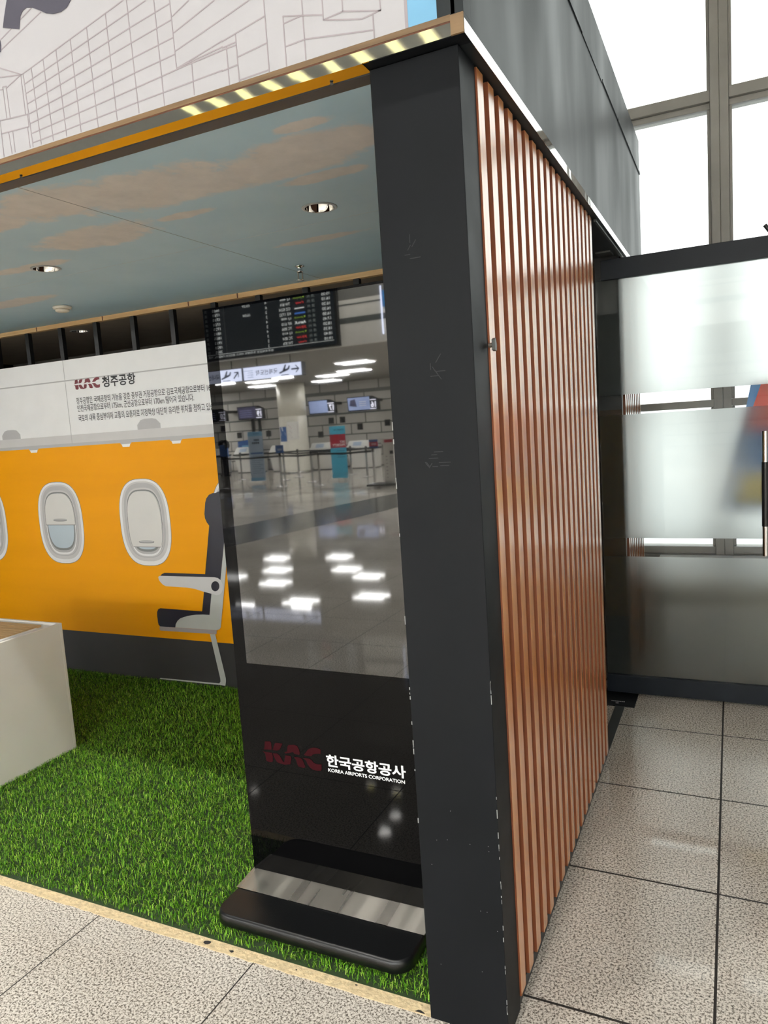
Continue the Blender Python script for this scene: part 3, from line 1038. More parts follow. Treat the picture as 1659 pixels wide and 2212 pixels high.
back = [c4(1000, 1746), c4(1075, 830), c4(1030, 770), c4(995, 690), c4(985, 610), c4(1000, 400), c4(1020, 320), c4(1070, 250), c4(1140, 218), c4(1190, 218), c4(1240, 190), c4(1330, 172), c4(1480, 190), c4(1560, 260), c4(1375, 960)]
sp([(1165, 262), (1190, -10)] + back[::-1] + [(915, -10), (905, 160), (885, 440), (1012, 490)], .0052, M_NAVY)
sp([(885, 440), (852, 792), (140, 738), (105, 755), (85, 800), (85, 860), (100, 980), (110, 1020), (140, 1050), (395, 1064), (402, 1010), (430, 955), (480, 910), (600, 870), (750, 848), (870, 845), (978, 852), (1012, 480)], .0052, M_NAVY)
sp([(140, 190), (165, 155), (215, 133), (910, 158), (1000, 215)], .0055, M_NAVY)
sp([(105, 210), (120, 188), (150, 185), (1060, 210), (1120, 222), (1170, 260), (1205, 330), (1210, 400), (1190, 465), (1150, 505), (1095, 514), (1010, 490), (880, 455), (740, 410), (600, 385), (400, 372), (235, 362), (190, 340), (150, 300), (120, 260)], .0058, M_G1)
sp([(1008 + 70 + 70 * math.cos(t) - 70 * 0 + 0, 362 + 86 * math.sin(t)) for t in [2 * math.pi * i / 28 for i in range(28)]], .0062, M_NAVY)
sp([(130, 1048), (1100, 1112), (1098, 1180), (140, 1118), (128, 1090)], .0055, M_SEATB)
sp([(985, 1178), (1075, 1182), (1255, 1930), (1258, 1980), (1248, 2060), (1120, 2040), (1150, 2015), (1165, 1985), (1160, 1930)], .0052, M_SEATG)
sp([(140, 1925), (1150, 2020), (1140, 2045), (130, 1945)], .0052, M_SEATG)
seat.build('printed_seat', mu)

# swoosh-cut logotype, traced once as flat polygons (unit: zoomed photo points)
LOGO = [
    [(160, 110), (290, 108), (310, 150), (322, 250), (320, 305), (150, 298), (125, 290), (150, 262)],
    [(425, 140), (580, 160), (548, 240), (510, 310), (450, 328), (345, 315), (350, 290), (395, 160)],
    [(110, 345), (230, 368), (330, 382), (350, 450), (355, 560), (340, 600), (290, 605), (225, 580), (195, 560), (170, 400)],
    [(350, 388), (450, 395), (510, 440), (545, 500), (590, 580), (620, 610), (650, 435), (780, 460), (795, 520), (770, 650), (640, 662), (520, 630), (450, 600), (410, 530), (375, 460)],
    [(725, 192), (850, 190), (930, 215), (975, 300), (1000, 395), (980, 430), (870, 405), (825, 360), (780, 375), (660, 395), (620, 370), (690, 345), (700, 230)],
    [(855, 480), (960, 485), (1040, 520), (1075, 580), (1100, 650), (1130, 715), (1090, 745), (960, 705), (935, 650), (910, 560)],
    [(1090, 430), (1150, 350), (1190, 300), (1250, 268), (1330, 255), (1420, 270), (1490, 305), (1490, 405), (1420, 400), (1350, 405), (1300, 425), (1270, 460), (1150, 450)],
    [(1060, 500), (1230, 520), (1280, 560), (1330, 620), (1390, 650), (1515, 655), (1515, 770), (1500, 805), (1420, 808), (1300, 780), (1230, 720), (1180, 650), (1140, 560)],
]


def logo_on(mb, conv, mt, vec):
    for poly in LOGO:
        mb.prism([conv(x, y) for x, y in poly], vec, mt)


# logo and text on the mural
LW = [(560 + x / 11.06, 1590 + y / 11.06) for poly in LOGO for x, y in poly]
KY = .30
ref = [at(x, y, 1, KY) for x, y in LW]
lx0, lx1 = min(p.x for p in ref), max(p.x for p in ref)
lz0, lz1 = min(p.z for p in ref), max(p.z for p in ref)
ml = at(160.5, 835, 1, D0)
mr = at(217, 836, 1, D0)
mz0 = at(164, 843, 1, D0).z
mz1 = at(214, 814, 1, D0).z
b = MB()


def conv_m(x, y):
    q = at(560 + x / 11.06, 1590 + y / 11.06, 1, KY)
    return (ml.x + (q.x - lx0) / (lx1 - lx0) * (mr.x - ml.x), D0 - .0012, mz0 + (q.z - lz0) / (lz1 - lz0) * (mz1 - mz0))


logo_on(b, conv_m, M_MAROON, (0, -.0004, 0))
b.build('maroon_logo', mu)
b = MB()
a0 = at(222, 834, 1, D0)
a1 = at(294, 829, 1, D0)
put_text(b, '청주공항', (a0.x, D0 - .0015, mz0 - .002), X, Z, M_INK, h=(mz1 - mz0) * 1.04, w=a1.x - a0.x, bold=.022)
b.build('heading_lettering', mu)
for s, xl, yl, xr, yr, hpx in (('청주공항은 국제공항의 기능을 갖춘 중부권 거점공항으로 김포국제공항으로부터 165km,', 166, 872, 459, 843, 13),
                               ('인천국제공항으로부터 175km, 군산공항으로부터 170km 떨어져 있습니다.', 168, 887, 420, 866, 13),
                               ('국토의 내륙 중심부이자 교통의 요충지로 지정학상 대단히 유리한 위치를 점하고 있습니다.', 170, 906, 466, 887, 13)):
    a0 = at(xl, yl, 1, D0)
    a1 = at(xr, yr, 1, D0)
    w = a1.x - a0.x
    if '165' in s:
        w *= 1.045
    if '위치' in s:
        w *= 1.05
    b = MB()
    put_text(b, s, (a0.x, D0 - .0015, (a0.z + a1.z) / 2 - .006), X, Z, M_INK, h=.044, w=w, bold=.004)
    b.build('text_line', mu)

# ------------------------------------------------------------------ artificial turf
turf = MB()
turf.box((XL, .036, .0006), (-.2045, 1.843, .004), M_TURFB)
rng = np.random.default_rng(3)
NB = 150000
x = rng.uniform(-3.85, -.206, NB)
y = rng.uniform(.038, 1.842, NB)
edge = .036 + .009 * np.sin(x * 41) * np.sin(x * 17 + 1) + .008 * rng.random(NB)
keep = (y > edge)
keep &= ~((x < -2.49) & (y < .915) & (y > .02))
keep &= ~((x > -.93) & (x < -.32) & (y > .10) & (y < .50))
x, y = x[keep], y[keep]
n = len(x)
ln = rng.uniform(.012, .024, n)
ang = rng.uniform(0, 2 * np.pi, n)
lean = rng.uniform(.40, .98, n)
wd = rng.uniform(.0007, .0013, n)
dx, dy = np.cos(ang), np.sin(ang)
fx, fy = -dy * wd, dx * wd
vv = np.zeros((n, 5, 3))
z0 = .004
vv[:, 0] = np.stack([x - fx, y - fy, np.full(n, z0)], -1)
vv[:, 1] = np.stack([x + fx, y + fy, np.full(n, z0)], -1)
mx_, my_ = x + dx * ln * lean * .35, y + dy * ln * lean * .35
mz_ = z0 + ln * .62
vv[:, 2] = np.stack([mx_ + fx * .8, my_ + fy * .8, mz_], -1)
vv[:, 3] = np.stack([mx_ - fx * .8, my_ - fy * .8, mz_], -1)
tx, ty = x + dx * ln * lean, y + dy * ln * lean
ty = np.clip(ty, .02, 1.8435)
tx = np.minimum(tx, -.2045)
tz = z0 + ln * np.sqrt(np.clip(1.05 - lean ** 2, .12, 1)) * .92
vv[:, 4] = np.stack([tx, ty, tz], -1)
me = bpy.data.meshes.new('artificial_turf')
base_n = 8
allv = np.concatenate([np.array(turf.v), vv.reshape(-1, 3)])
me.vertices.add(len(allv))
me.vertices.foreach_set('co', allv.ravel())
bf = np.array([i for f in turf.f for i in f])
idx = np.arange(n)[:, None] * 5 + base_n
q = np.concatenate([idx + 0, idx + 1, idx + 2, idx + 3], 1)
t3 = np.concatenate([idx + 3, idx + 2, idx + 4], 1)
loops = np.concatenate([bf, q.ravel(), t3.ravel()])
tot = np.concatenate([np.full(6, 4), np.full(n, 4), np.full(n, 3)])
st = np.concatenate([[0], np.cumsum(tot)[:-1]])
me.loops.add(len(loops))
me.loops.foreach_set('vertex_index', loops.astype(np.int32))
me.polygons.add(len(tot))
me.polygons.foreach_set('loop_start', st.astype(np.int32))
me.polygons.foreach_set('loop_total', tot.astype(np.int32))
mi = np.ones(len(tot), np.int32)
mi[:6] = 0
me.materials.append(M_TURFB)
me.materials.append(M_TURF)
me.polygons.foreach_set('material_index', mi)
me.update(calc_edges=True)
me.validate()
to = bpy.data.objects.new('artificial_turf', me)
C.objects.link(to)
tag(to, 'green artificial turf carpet covering the floor of the booth', 'turf', kind='stuff')
b = MB()
front = [(XL + (-.2045 - XL) * k / 240, R.uniform(-.0022, .0022), .0004) for k in range(241)]
b.prism(front + [(-.2045, .0358, .0004), (XL, .0358, .0004)], (0, 0, .0024), M_ADH)

ad = b.build('adhesive_strip')
tag(ad, 'dirty tan strip of dried adhesive along the front edge of the turf', 'adhesive strip')
for px, py, r in ((448, 2036, .011), (500, 2055, .007), (860, 2180, .010), (905, 2188, .012), (120, 1945, .003), (260, 1970, .003), (330, 1990, .003), (770, 2128, .004), (640, 2095, .003)):
    b = MB()
    p = at(px, py, 2, .0033)
    k = R.randint(7, 10)
    b.prism([(p.x + r * R.uniform(.5, 1.1) * math.cos(2 * math.pi * i / k) * 1.3, min(.034, max(.002, p.y + r * R.uniform(.4, .9) * math.sin(2 * math.pi * i / k))), .0033) for i in range(k)], (0, 0, .0005), M_DUST)
    b.build('dirt_spot', ad)

# ------------------------------------------------------------------ white display plinth
PB = thing('display_plinth', 'white display plinth with a wood topped sunken tray standing on the turf', 'plinth', (-3.0, .5, .004))
b = MB()
x1, y0, y1, zt = -2.478, -.0 + .06, .925, .647
tw = .016
b.box((-3.6, y0, .005), (x1, y0 + tw, zt), M_WHITE)
b.box((-3.6, y1 - tw, .005), (x1, y1, zt), M_WHITE)
b.box((x1 - tw, y0 + tw, .005), (x1, y1 - tw, zt), M_WHITE)
b.box((-3.6, y0 + tw, .005), (-3.6 + tw, y1 - tw, zt), M_WHITE)
b.box((-3.6 + tw, y0 + tw, zt - .03), (x1 - tw, y1 - tw, zt - .012), M_WHITE)
b.build('body', PB, bevel=0.0015)
b = MB()
b.box((-3.55, y0 + .05, zt - .0119), (x1 - .085, y1 - .05, zt - .002), M_PINE)
for k in range(24):
    yy = y0 + .06 + k * (y1 - y0 - .12) / 24
    b.box((-3.55, yy, zt - .002), (x1 - .086, yy + .022, zt - .0006), M_PINE)
b.build('slatted_wood_inlay', PB)
MB().prism([(x1 - .06, y0 + .1, zt - .0118), (x1 - .04, y0 + .1, zt - .0118), (x1 - .03, y1 - .12, zt - .0118), (x1 - .055, y1 - .10, zt - .0118)], (0, 0, .012), M_LETW).build('white_edge_strip', PB)

# ------------------------------------------------------------------ touch-screen kiosk
ki = thing('information_kiosk', 'tall black glass information kiosk on a flat black foot, reflecting the hall', 'kiosk', (-.62, .31, .004))
fx0, fx1, fy0, fy1, rr = -.953, -.297, .072, .545, .055


def rrect(x0, y0, x1, y1, r, n=8):
    out = []
    for cx, cy, a0 in ((x1 - r, y0 + r, -90), (x1 - r, y1 - r, 0), (x0 + r, y1 - r, 90), (x0 + r, y0 + r, 180)):
        for i in range(n + 1):
            t = math.radians(a0 + 90 * i / n)
            out.append((cx + r * math.cos(t), cy + r * math.sin(t)))
    return out


b = MB()
lay = []
for ins, zz in ((.006, .022), (.0, .026), (.002, .052), (.005, .0575), (.010, .0600)):
    lay.append([(px, py, zz) for px, py in rrect(fx0 + ins, fy0 + ins, fx1 - ins, fy1 - ins, rr - ins)])
nn = len(lay[0])
vs = [p for l in lay for p in l]
fs = [list(range(nn))[::-1]] + [[(len(lay) - 1) * nn + i for i in range(nn)]]
b.add(vs, fs, M_BLKSAT)
o = len(b.v) - len(vs)
for j in range(len(lay) - 1):
    for i in range(nn):
        k = (i + 1) % nn
        b.f.append([o + j * nn + i, o + j * nn + k, o + (j + 1) * nn + k, o + (j + 1) * nn + i])
        b.mi.append(0)
        b.sm.append(True)
b.build('foot_plate', ki)
for px, py in ((-.9, .12), (-.35, .12), (-.9, .5), (-.35, .5)):
    MB().lathe([(.018, 0), (.018, .018)], (px, py, .0045), M_BLACK, 16).build('rubber_foot', ki)
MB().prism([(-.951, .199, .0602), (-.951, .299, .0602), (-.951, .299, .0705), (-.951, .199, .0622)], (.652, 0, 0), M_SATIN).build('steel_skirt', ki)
MB().box((-.9485, KY + .0005, .0605), (-.2995, KY + .045, 1.887), M_BLKSAT).build('cabinet', ki, bevel=0.003)
MB().box((-.9475, KY - .0055, .071), (-.3005, KY, 1.887), M_BGLASS).build('front_glass', ki)
MB().box((-.902, KY - .0060, .7795), (-.33, KY - .0056, 1.880), M_SCREEN).build('display_area', ki)
b = MB()
logo_on(b, lambda x, y: (lambda q: (q.x, KY - .0062, q.z))(at(560 + x / 11.06, 1590 + y / 11.06, 1, KY)), M_MAROOND, (0, -.0003, 0))
b.build('dark_red_logo', ki)
b = MB()
a0 = at(708, 1654, 1, KY)
a1 = at(879, 1677, 1, KY)
put_text(b, '한국공항공사', (a0.x, KY - .0062, (a0.z + a1.z) / 2 - .002), X, Z, M_LETW, h=.0395, w=a1.x - a0.x, bold=.028)
a0 = at(711.5, 1664.5, 1, KY)
a1 = at(877, 1692, 1, KY)
put_text(b, 'KOREA AIRPORTS CORPORATION', (a0.x, KY - .0062, (a0.z + a1.z) / 2), X, Z, M_LETW, h=.0112, w=a1.x - a0.x, bold=.025)
b.build('white_lettering', ki)

# ------------------------------------------------------------------ ceiling fittings in the booth
def downlight(px, py, z, label, r=.052):
    p = at(px, py, 2, z)
    t = thing('recessed_downlight', label, 'downlight', (p.x, p.y, z), 'unlit downlights in the booth ceiling')
    MB().lathe([(r * .99, .0), (r * 1.20, .0), (r * 1.20, -.0015), (r * 1.10, -.003), (r * .985, -.003)], (p.x, p.y, z - .0002), M_RING, 48, cap=False).build('trim_ring', t)
    MB().lathe([(r * .985, -.003), (r * .90, .030), (r * .86, .032)], (p.x, p.y, z), M_MIRROR, 48, cap=False).build('reflector', t)
    MB().lathe([(r * .90, .034), (r * .88, .0335), (r * .2, .031), (.0001, .0305)], (p.x, p.y, z), M_CEILB, 32).build('lens', t)
    return t


downlight(690, 448, 2.27, 'unlit chrome downlight in the painted sky ceiling beside the dark column')
downlight(99, 580, 2.27, 'unlit chrome downlight in the painted sky ceiling among clouds, near the left edge')
downlight(172, 715, 2.275, 'unlit downlight in the bare dark ceiling behind the black posts')
p = at(134, 662, 2, 2.27)
sd = thing('smoke_detector', 'round ivory smoke detector under the painted sky ceiling above the mural', 'smoke detector', (p.x, p.y, 2.27))
MB().lathe([(.048, 0), (.050, -.006), (.046, -.014), (.040, -.016)], (p.x, p.y, 2.2698), M_PLAST, 36).build('base', sd)
MB().lathe([(.037, -.016), (.036, -.026), (.030, -.030), (.0001, -.031)], (p.x, p.y, 2.2698), M_PLAST, 36).build('sensor_cap', sd)
p = at(647, 574, 2, 2.27)
sk = thing('sprinkler_head', 'small metal sprinkler head hanging from the painted sky ceiling above the kiosk', 'sprinkler', (p.x, p.y, 2.27))
MB().lathe([(.022, 0), (.022, -.004), (.012, -.006), (.012, -.022), (.015, -.022), (.015, -.030), (.011, -.030)], (p.x, p.y, 2.2698), M_CHROME, 24).build('body', sk)
b = MB()
b.box((p.x - .013, p.y - .003, 2.205), (p.x - .010, p.y + .003, 2.24), M_BRASS)
b.box((p.x + .010, p.y - .003, 2.205), (p.x + .013, p.y + .003, 2.24), M_BRASS)
b.build('frame_arms', sk)
MB().lathe([(.0001, 0), (.017, .001), (.018, -.002), (.0001, -.003)], (p.x, p.y, 2.205), M_CHROME, 24).build('deflector', sk)

# ------------------------------------------------------------------ glass door swung open beside the booth
DY = 2.36
dx0, dx1 = -.112, .735
dr = struct(MB().box((dx0, DY - .004, .100), (dx1, DY + .006, 2.16), M_DGLASS).build('door_1'))
for z0, z1 in ((1.5757, 2.147), (.840, 1.4745), (.106, .7425)):
    MB().box((dx0, DY + .008, z0), (dx1, DY + .011, z1), M_FROST).build('frosted_film', dr)
MB().box((dx0 + .03, DY - .018, 2.146), (dx1, DY + .022, 2.243), M_BLKRAIL).build('top_rail', dr, bevel=0.002)
MB().box((dx0, DY - .018, .0135), (dx1, DY + .022, .108), M_BLKRAIL).build('bottom_rail', dr, bevel=0.002)
b = MB()
hx = .640
b.tube((hx, DY - .055, .768), (hx, DY - .055, .915), .0125, M_CHROME, 20)
b.tube((hx, DY - .055, 1.21), (hx, DY - .055, 1.359), .0125, M_CHROME, 20)
b.tube((hx, DY - .055, .83), (hx, DY - .004, .83), .010, M_CHROME, 16)
b.tube((hx, DY - .055, 1.30), (hx, DY - .004, 1.30), .010, M_CHROME, 16)
h = b.build('pull_handle', dr)
MB().tube((hx, DY - .055, .91), (hx, DY - .055, 1.2145), .0145, M_BLKSAT, 20).build('black_grip', h)
fs_ = thing('floor_spring', 'black floor spring cover plate under the hinge corner of the frosted door', 'floor spring', (-.03, 2.28, 0))
MB().box((-.125, 2.175, .0006), (.043, 2.46, .0045), M_BLKSAT).build('cover_plate', fs_)
p = at(1339, 1491, 2, .006)
MB().lathe([(.022, 0), (.022, .006), (.018, .0085), (.0001, .009)], (p.x, p.y + .012, .0046), M_CHROME, 28).build('pivot_cap', fs_)
b = MB()
for k in range(8):
    b.box((-.078 + k * .0085, 2.232, .0046), (-.0715 + k * .0085, 2.239, .0049), M_LETW)
b.lathe([(.0085, 0), (.0085, .0003)], (-.046, 2.212, .0046), M_GL, 16)
b.build('maker_marks', fs_)

# a poster stand behind the glass door
ps = thing('poster_stand', 'tilted red and blue poster stand seen through the clear bands of the glass door', 'poster stand', (.95, 2.72, 0))
b = MB()
q0 = at(1600, 882, 1, 2.72)
xs0 = q0.x - .035
b.prism([(xs0 - .05, 2.72, .93), (xs0 + .86, 2.72, .93), (xs0 + .96, 2.72, 1.595), (xs0 + .085, 2.72, 1.595)], (0, .012, 0), M_BLUEF)
b.build('board', ps)
b = MB()
b.prism([(xs0 + .055, 2.7195, 1.36), (xs0 + .80, 2.7195, 1.24), (xs0 + .85, 2.7195, 1.56), (xs0 + .13, 2.7195, 1.585)], (0, -.002, 0), M_REDP)
b.prism([(xs0 + .17, 2.717, 1.53), (xs0 + .85, 2.717, 1.55), (xs0 + .88, 2.717, 1.59), (xs0 + .20, 2.717, 1.59)], (0, -.002, 0), M_PAPER)
b.prism([(xs0 + .0, 2.7195, .97), (xs0 + .72, 2.7195, .95), (xs0 + .76, 2.7195, 1.12), (xs0 + .04, 2.7195, 1.13)], (0, -.002, 0), M_YEL)
b.build('printed_shapes', ps)
b = MB()
b.tube((xs0 + .4, 2.74, .98), (xs0 + .4, 2.74, .02), .015, M_BLACK)
b.box((xs0 + .2, 2.6, 0), (xs0 + .6, 2.86, .02), M_BLACK)
b.build('stand', ps)

# ------------------------------------------------------------------ lights in the high hall above the booth front, plus added fill rows
def high_spot(x, y, power, label, m=M_SPOTL, group='downlights in the high ceiling', rad=.10, col=(1, .98, .94), ang=130):
    t = thing('ceiling_downlight', label, 'downlight', (x, y, 6.5), group)
    MB().lathe([(rad * 1.0, 0), (rad * 1.2, -.01), (rad * 1.2, -.02), (rad, -.02)], (x, y, 6.4999), M_PLAST, 28).build('trim_ring', t)
    MB().lathe([(rad * .98, -.0205), (.0001, -.0206)], (x, y, 6.4999), m, 28).build('lens', t)
    if power:
        l = bpy.data.lights.new('lamp', 'SPOT')
        l.energy = power
        l.spot_size = math.radians(ang)
        l.spot_blend = 0.5
        l.shadow_soft_size = .12
        l.color = col
        o = bpy.data.objects.new('lamp', l)
        C.objects.link(o)
        o.parent = t
        o.location = (0, 0, -.03)
    return t


LBL_HI = 'round downlight in the high ceiling out of the picture above the booth front'
for x in (-4.6, -3.1, -1.6, -.1):
    high_spot(x, -1.75, SPOT_W * 1.0, LBL_HI, ang=75)
for yy, pw_, xs_ in ((-11.3, 10.0, (-20.0, -16.5, -13.5)), (-11.3, 17.0, (-1.2, 2.0, 5.2)), (-7.0, 4.0, (-17.0, -13.0)), (-7.0, 1.6, (1.5, 5.0))):  # invented spot rows beside the reflected view, added as fill for the booth
    for x in xs_:
        high_spot(x, yy, SPOT_W * pw_, 'added round fill downlight in the high ceiling, unseen behind the viewer', col=(.94, .975, 1), rad=.14)
for n_, (x, y, m, l) in enumerate(((-9.3, -10.55, M_SPOTL, 'white downlight mirrored as a lone spark by the lower left edge of the kiosk'), (-5.8, -10.55, M_SPOTL, 'white downlight mirrored as the upper of two sparks above the kiosk foot'),
                                   (-5.75, -9.93, M_SPOTL, 'white downlight mirrored as the lower of two sparks above the kiosk foot'), (-6.87, -11.57, M_SPOTY, 'yellowish downlight mirrored under the white kiosk lettering, the left one'), (-6.19, -11.47, M_SPOTY, 'yellowish downlight mirrored under the white kiosk lettering, the right one'))):
    high_spot(x, y, SPOT_W * 1.2, l, m, rad=.085)

ys0 = None
for k in range(9):
    x = -2.98 - .49 * k
    lab = 'yellow ceiling strip light mirrored as one of the yellow bars in the steel header trim'
    if ys0 is None:
        ys0 = thing('strip_light', lab, 'strip light', (x, -8.1, 6.5), 'yellow strip lights in the high ceiling')
        MB().box((x - .10, -8.4, 6.47), (x + .10, -7.8, 6.4995), M_PLAST).build('tray', ys0)
        MB().box((x - .07, -8.36, 6.462), (x + .07, -7.84, 6.4695), M_YLAMP).build('tube', ys0)
    else:
        c = copy_tree(ys0)
        c.location = (x, -8.1, 6.5)

# ------------------------------------------------------------------ the check-in hall (behind the viewer, seen in the kiosk glass)
XR = Vector((-1, 0, 0))    # reading direction of anything facing the booth


def troffer(x, y, label, mt=None):
    t = thing('ceiling_light', label, 'ceiling light', (x, y, 3.3), 'twin tube lights in the hall ceiling')
    MB().box((x - .5, y - .34, 3.27), (x + .5, y + .34, 3.2995), M_PLAST).build('tray', t)
    for s in (-.20, .20):
        MB().box((x - .47, y + s - .085, 3.258), (x + .47, y + s + .085, 3.2695), mt or M_LAMP).build('tube', t)
    return t


tl0 = tl1 = None
TP = [((-8.77, -15.95), 'twin tube ceiling light nearest the corner column, foremost of the right-hand run in the reflection'), ((-10.10, -18.45), 'second twin tube ceiling light of the right-hand run in the reflection'), ((-11.41, -19.41), 'third twin tube ceiling light of the right-hand run in the reflection'),
      ((-12.83, -21.5), 'twin tube ceiling light deepest in the right-hand run, above the round column'), ((-15.27, -20.99), 'twin tube ceiling light deepest in the left-hand run, left of the round column'), ((-13.93, -18.97), 'middle twin tube ceiling light of the left-hand run under the hanging sign'),
      ((-12.76, -17.09), 'twin tube ceiling light just below the hanging arrival sign'), ((-10.53, -15.01), 'twin tube ceiling light peeping out under the right end of the hanging sign'), ((-14.91, -17.64), 'twin tube ceiling light at the far left edge of the kiosk glass')]
OFF = 'added twin tube fill light in the hall ceiling, unseen outside the kiosk reflection'
for xy in ((-18.5, -15.5), (-19.5, -18.5), (-20.5, -21.4), (-23.5, -15.5), (-24.5, -19.0), (-5.5, -15.0), (-6.2, -18.0), (-7.0, -21.2), (-2.0, -15.0), (-2.0, -19.5), (2.5, -15.0), (2.5, -19.5)):  # invented troffers kept out of the reflection, added to brighten hall and booth
    TP.append((xy, OFF))
for (x, y), lab in TP:
    if lab == OFF:
        if tl1 is None:
            tl1 = troffer(x, y, lab, M_LAMPFILL)
            continue
        c = copy_tree(tl1)
        c.location = (x, y, 3.3)
    elif tl0 is None:
        tl0 = troffer(x, y, lab)
    else:
        c = copy_tree(tl0)
        c.location = (x, y, 3.3)
        c['label'] = lab

# flight information board on the bulkhead
fb = thing('flight_board', 'large dark flight information board mirrored in the top of the kiosk glass', 'flight board', (-9.3, -12.4, 3.31))
MB().box((-13.4, -12.395, 3.312), (-7.245, -12.28, 5.0), M_BLACK).build('casing', fb, bevel=0.01)
FY = -12.279
MB().box((-13.3, -12.2805, 3.35), (-7.30, -12.2795, 4.96), M_SCRN).build('screen', fb)
MB().box((-13.3, -12.2795, 3.438), (-7.36, -12.2785, 3.445), M_TXT).build('white_rule', fb)
b = MB()
bb = MB()
rows = [('15:25', 'LJ 406', '4', '15:29', 'g'), ('16:10', 'TW 874', '6', '', 'r'), ('16:20', 'OZ 8234', '2', '16:04', 'w'), ('16:30', 'KE 1722', '3', '', 'b'), ('16:50', 'LJ 408', '4', '', 'g'), ('17:45', 'RF 610', '2', '', 'k'), ('18:20', '7C 856', '4', '', 'j'), ('18:35', 'LJ 410', '3', '', 'g'), ('18:40', '7C 854', '5', '', 'j'), ('19:10', 'TW 876', '2', '', 'r')]
t2 = ['16:05', '17:00', '17:10', '17:20', '17:25', '18:45', '18:55', '19:15', '19:20', '20:35']
dz = (4.461 - 3.499) / 9
cg, cr_, cb = MB(), MB(), MB()
for k, (tm, fl, gt, stt, lg) in enumerate(rows):
    z = 4.461 - dz * k - .034
    hh = .062
    put_text(b, tm, (-7.40, FY, z), XR, Z, M_TXT, h=hh, w=.20)
    put_text(b, '濟 州', (-7.78, FY, z - .006), XR, Z, M_TXTDIM, h=hh * 1.15, w=.19)
    put_text(b, fl, (-8.42, FY, z), XR, Z, M_TXT, h=hh, w=.30 if len(fl) > 6 else .26)
    put_text(b, gt, (-9.05, FY, z), XR, Z, M_TXT, h=hh)
    if stt:
        put_text(b, stt, (-9.52, FY, z), XR, Z, M_TXT, h=hh, w=.2)
    lx = -8.04
    if lg == 'g':
        put_text(cg, 'JINAIR', (lx - .06, FY, z + .005), XR, Z, M_TXTG, h=.045, w=.24)
        cg.prism([(lx - .02, FY, z + .01), (lx - .05, FY, z + .05), (lx - .0, FY, z + .06)], (0, .001, 0), M_TXTG)
    elif lg == 'r':
        put_text(cr_, "t'way", (lx - .02, FY, z - .005), XR, Z, M_TXTR, h=.065, w=.22, bold=.02)
    elif lg == 'j':
        put_text(cr_, 'JEJUair', (lx, FY, z - .004), XR, Z, M_TXTR, h=.06, w=.28, bold=.03)
    elif lg == 'k':
        put_text(b, 'Aero.K', (lx, FY, z - .002), XR, Z, M_TXT, h=.065, w=.30, bold=.03)
    elif lg == 'b':
        cb.box((lx - .28, FY, z), (lx, FY + .001, z + .035), M_TXTB)
    else:
        b.box((lx - .27, FY, z + .008), (lx - .02, FY + .001, z + .03), M_TXT)
    put_text(b, t2[k], (-10.39, FY, z), XR, Z, M_TXT, h=hh, w=.2)
    put_text(b, '濟 州', (-10.74, FY, z - .006), XR, Z, M_TXTDIM, h=hh * 1.15, w=.19)
put_text(b, "청주국제공항 주차예약 서비스 중단('21.7.8일부), 기존 예약 차량은", (-8.95, FY, 3.355), XR, Z, M_TXT, h=.062, w=2.3)
b.build('white_lettering', fb)
cg.build('green_lettering', fb)
cr_.build('red_lettering', fb)
cb.build('blue_lettering', fb)
MB().box((-10.26, FY, 3.46), (-10.25, FY + .001, 4.9), M_GROOVE).build('column_rule', fb)


# hanging direction signs
def plane_icon(mb, x, z, s, y, m):
    pts = [(-.62, .30), (-.50, .34), (-.36, .12), (-.08, .02), (-.22, .42), (-.08, .44), (.22, -.08), (.52, -.18), (.60, -.28), (.48, -.32), (-.30, -.10), (-.52, .02)]
    mb.prism([(x - px * s, y, z + pz * s) for px, pz in pts], (0, .001, 0), m)
    mb.prism([(x - px * s, y, z + pz * s) for px, pz in ((-.45, -.50), (.40, -.50), (.40, -.43), (-.45, -.43))], (0, .001, 0), m)


def arrow(mb, x, z, s, y, m, ang):
    pts = [(-.5, .0), (-.12, .38), (.02, .38), (-.26, .08), (.5, .08), (.5, -.08), (-.26, -.08), (.02, -.38), (-.12, -.38)]
    ca, sa = math.cos(ang), math.sin(ang)
    mb.prism([(x - (px * ca - pz * sa) * s, y, z + (px * sa + pz * ca) * s) for px, pz in pts], (0, .001, 0), m)


def hanging_sign(x0, x1, label, text, ang, sub):
    t = thing('hanging_sign', label, 'sign', ((x0 + x1) / 2, -12.6, 2.79), 'lit arrival signs hung below the flight board')
    MB().box((x1, -12.78, 2.795), (x0, -12.602, 3.10), M_BLACK).build('case', t)
    MB().box((x1 + .01, -12.602, 2.80), (x0 - .01, -12.598, 3.095), M_SIGN).build('lit_face', t)
    b = MB()
    yy = -12.597
    arrow(b, x0 - .17, 2.95, .22, yy, M_SIGNI, ang)
    plane_icon(b, x0 - .47, 2.955, .26, yy, M_SIGNI)
    w, _ = put_text(b, text, (x0 - .66, yy, 2.885), XR, Z, M_SIGNI, h=.125, w=.62, bold=.01)
    if sub:
        for k, s_ in enumerate(('International Arrivals', '国际到达', '國際到達', '国際線到着')):
            put_text(b, s_, (x0 - 1.36, yy, 3.005 - .052 * k), XR, Z, M_SIGNI, h=.026, w=.30 if k == 0 else .16)
    b.build('lettering', t)
    for xx in (x0 - .35, x1 + .35):
        MB().tube((xx, -12.69, 3.10), (xx, -12.69, 3.299), .012, M_BLACK).build('hanger', t)
    MB().box((x0 - .9, -12.77, 2.765), (x0 - .35, -12.7, 2.794), M_LAMP).build('tube', t)


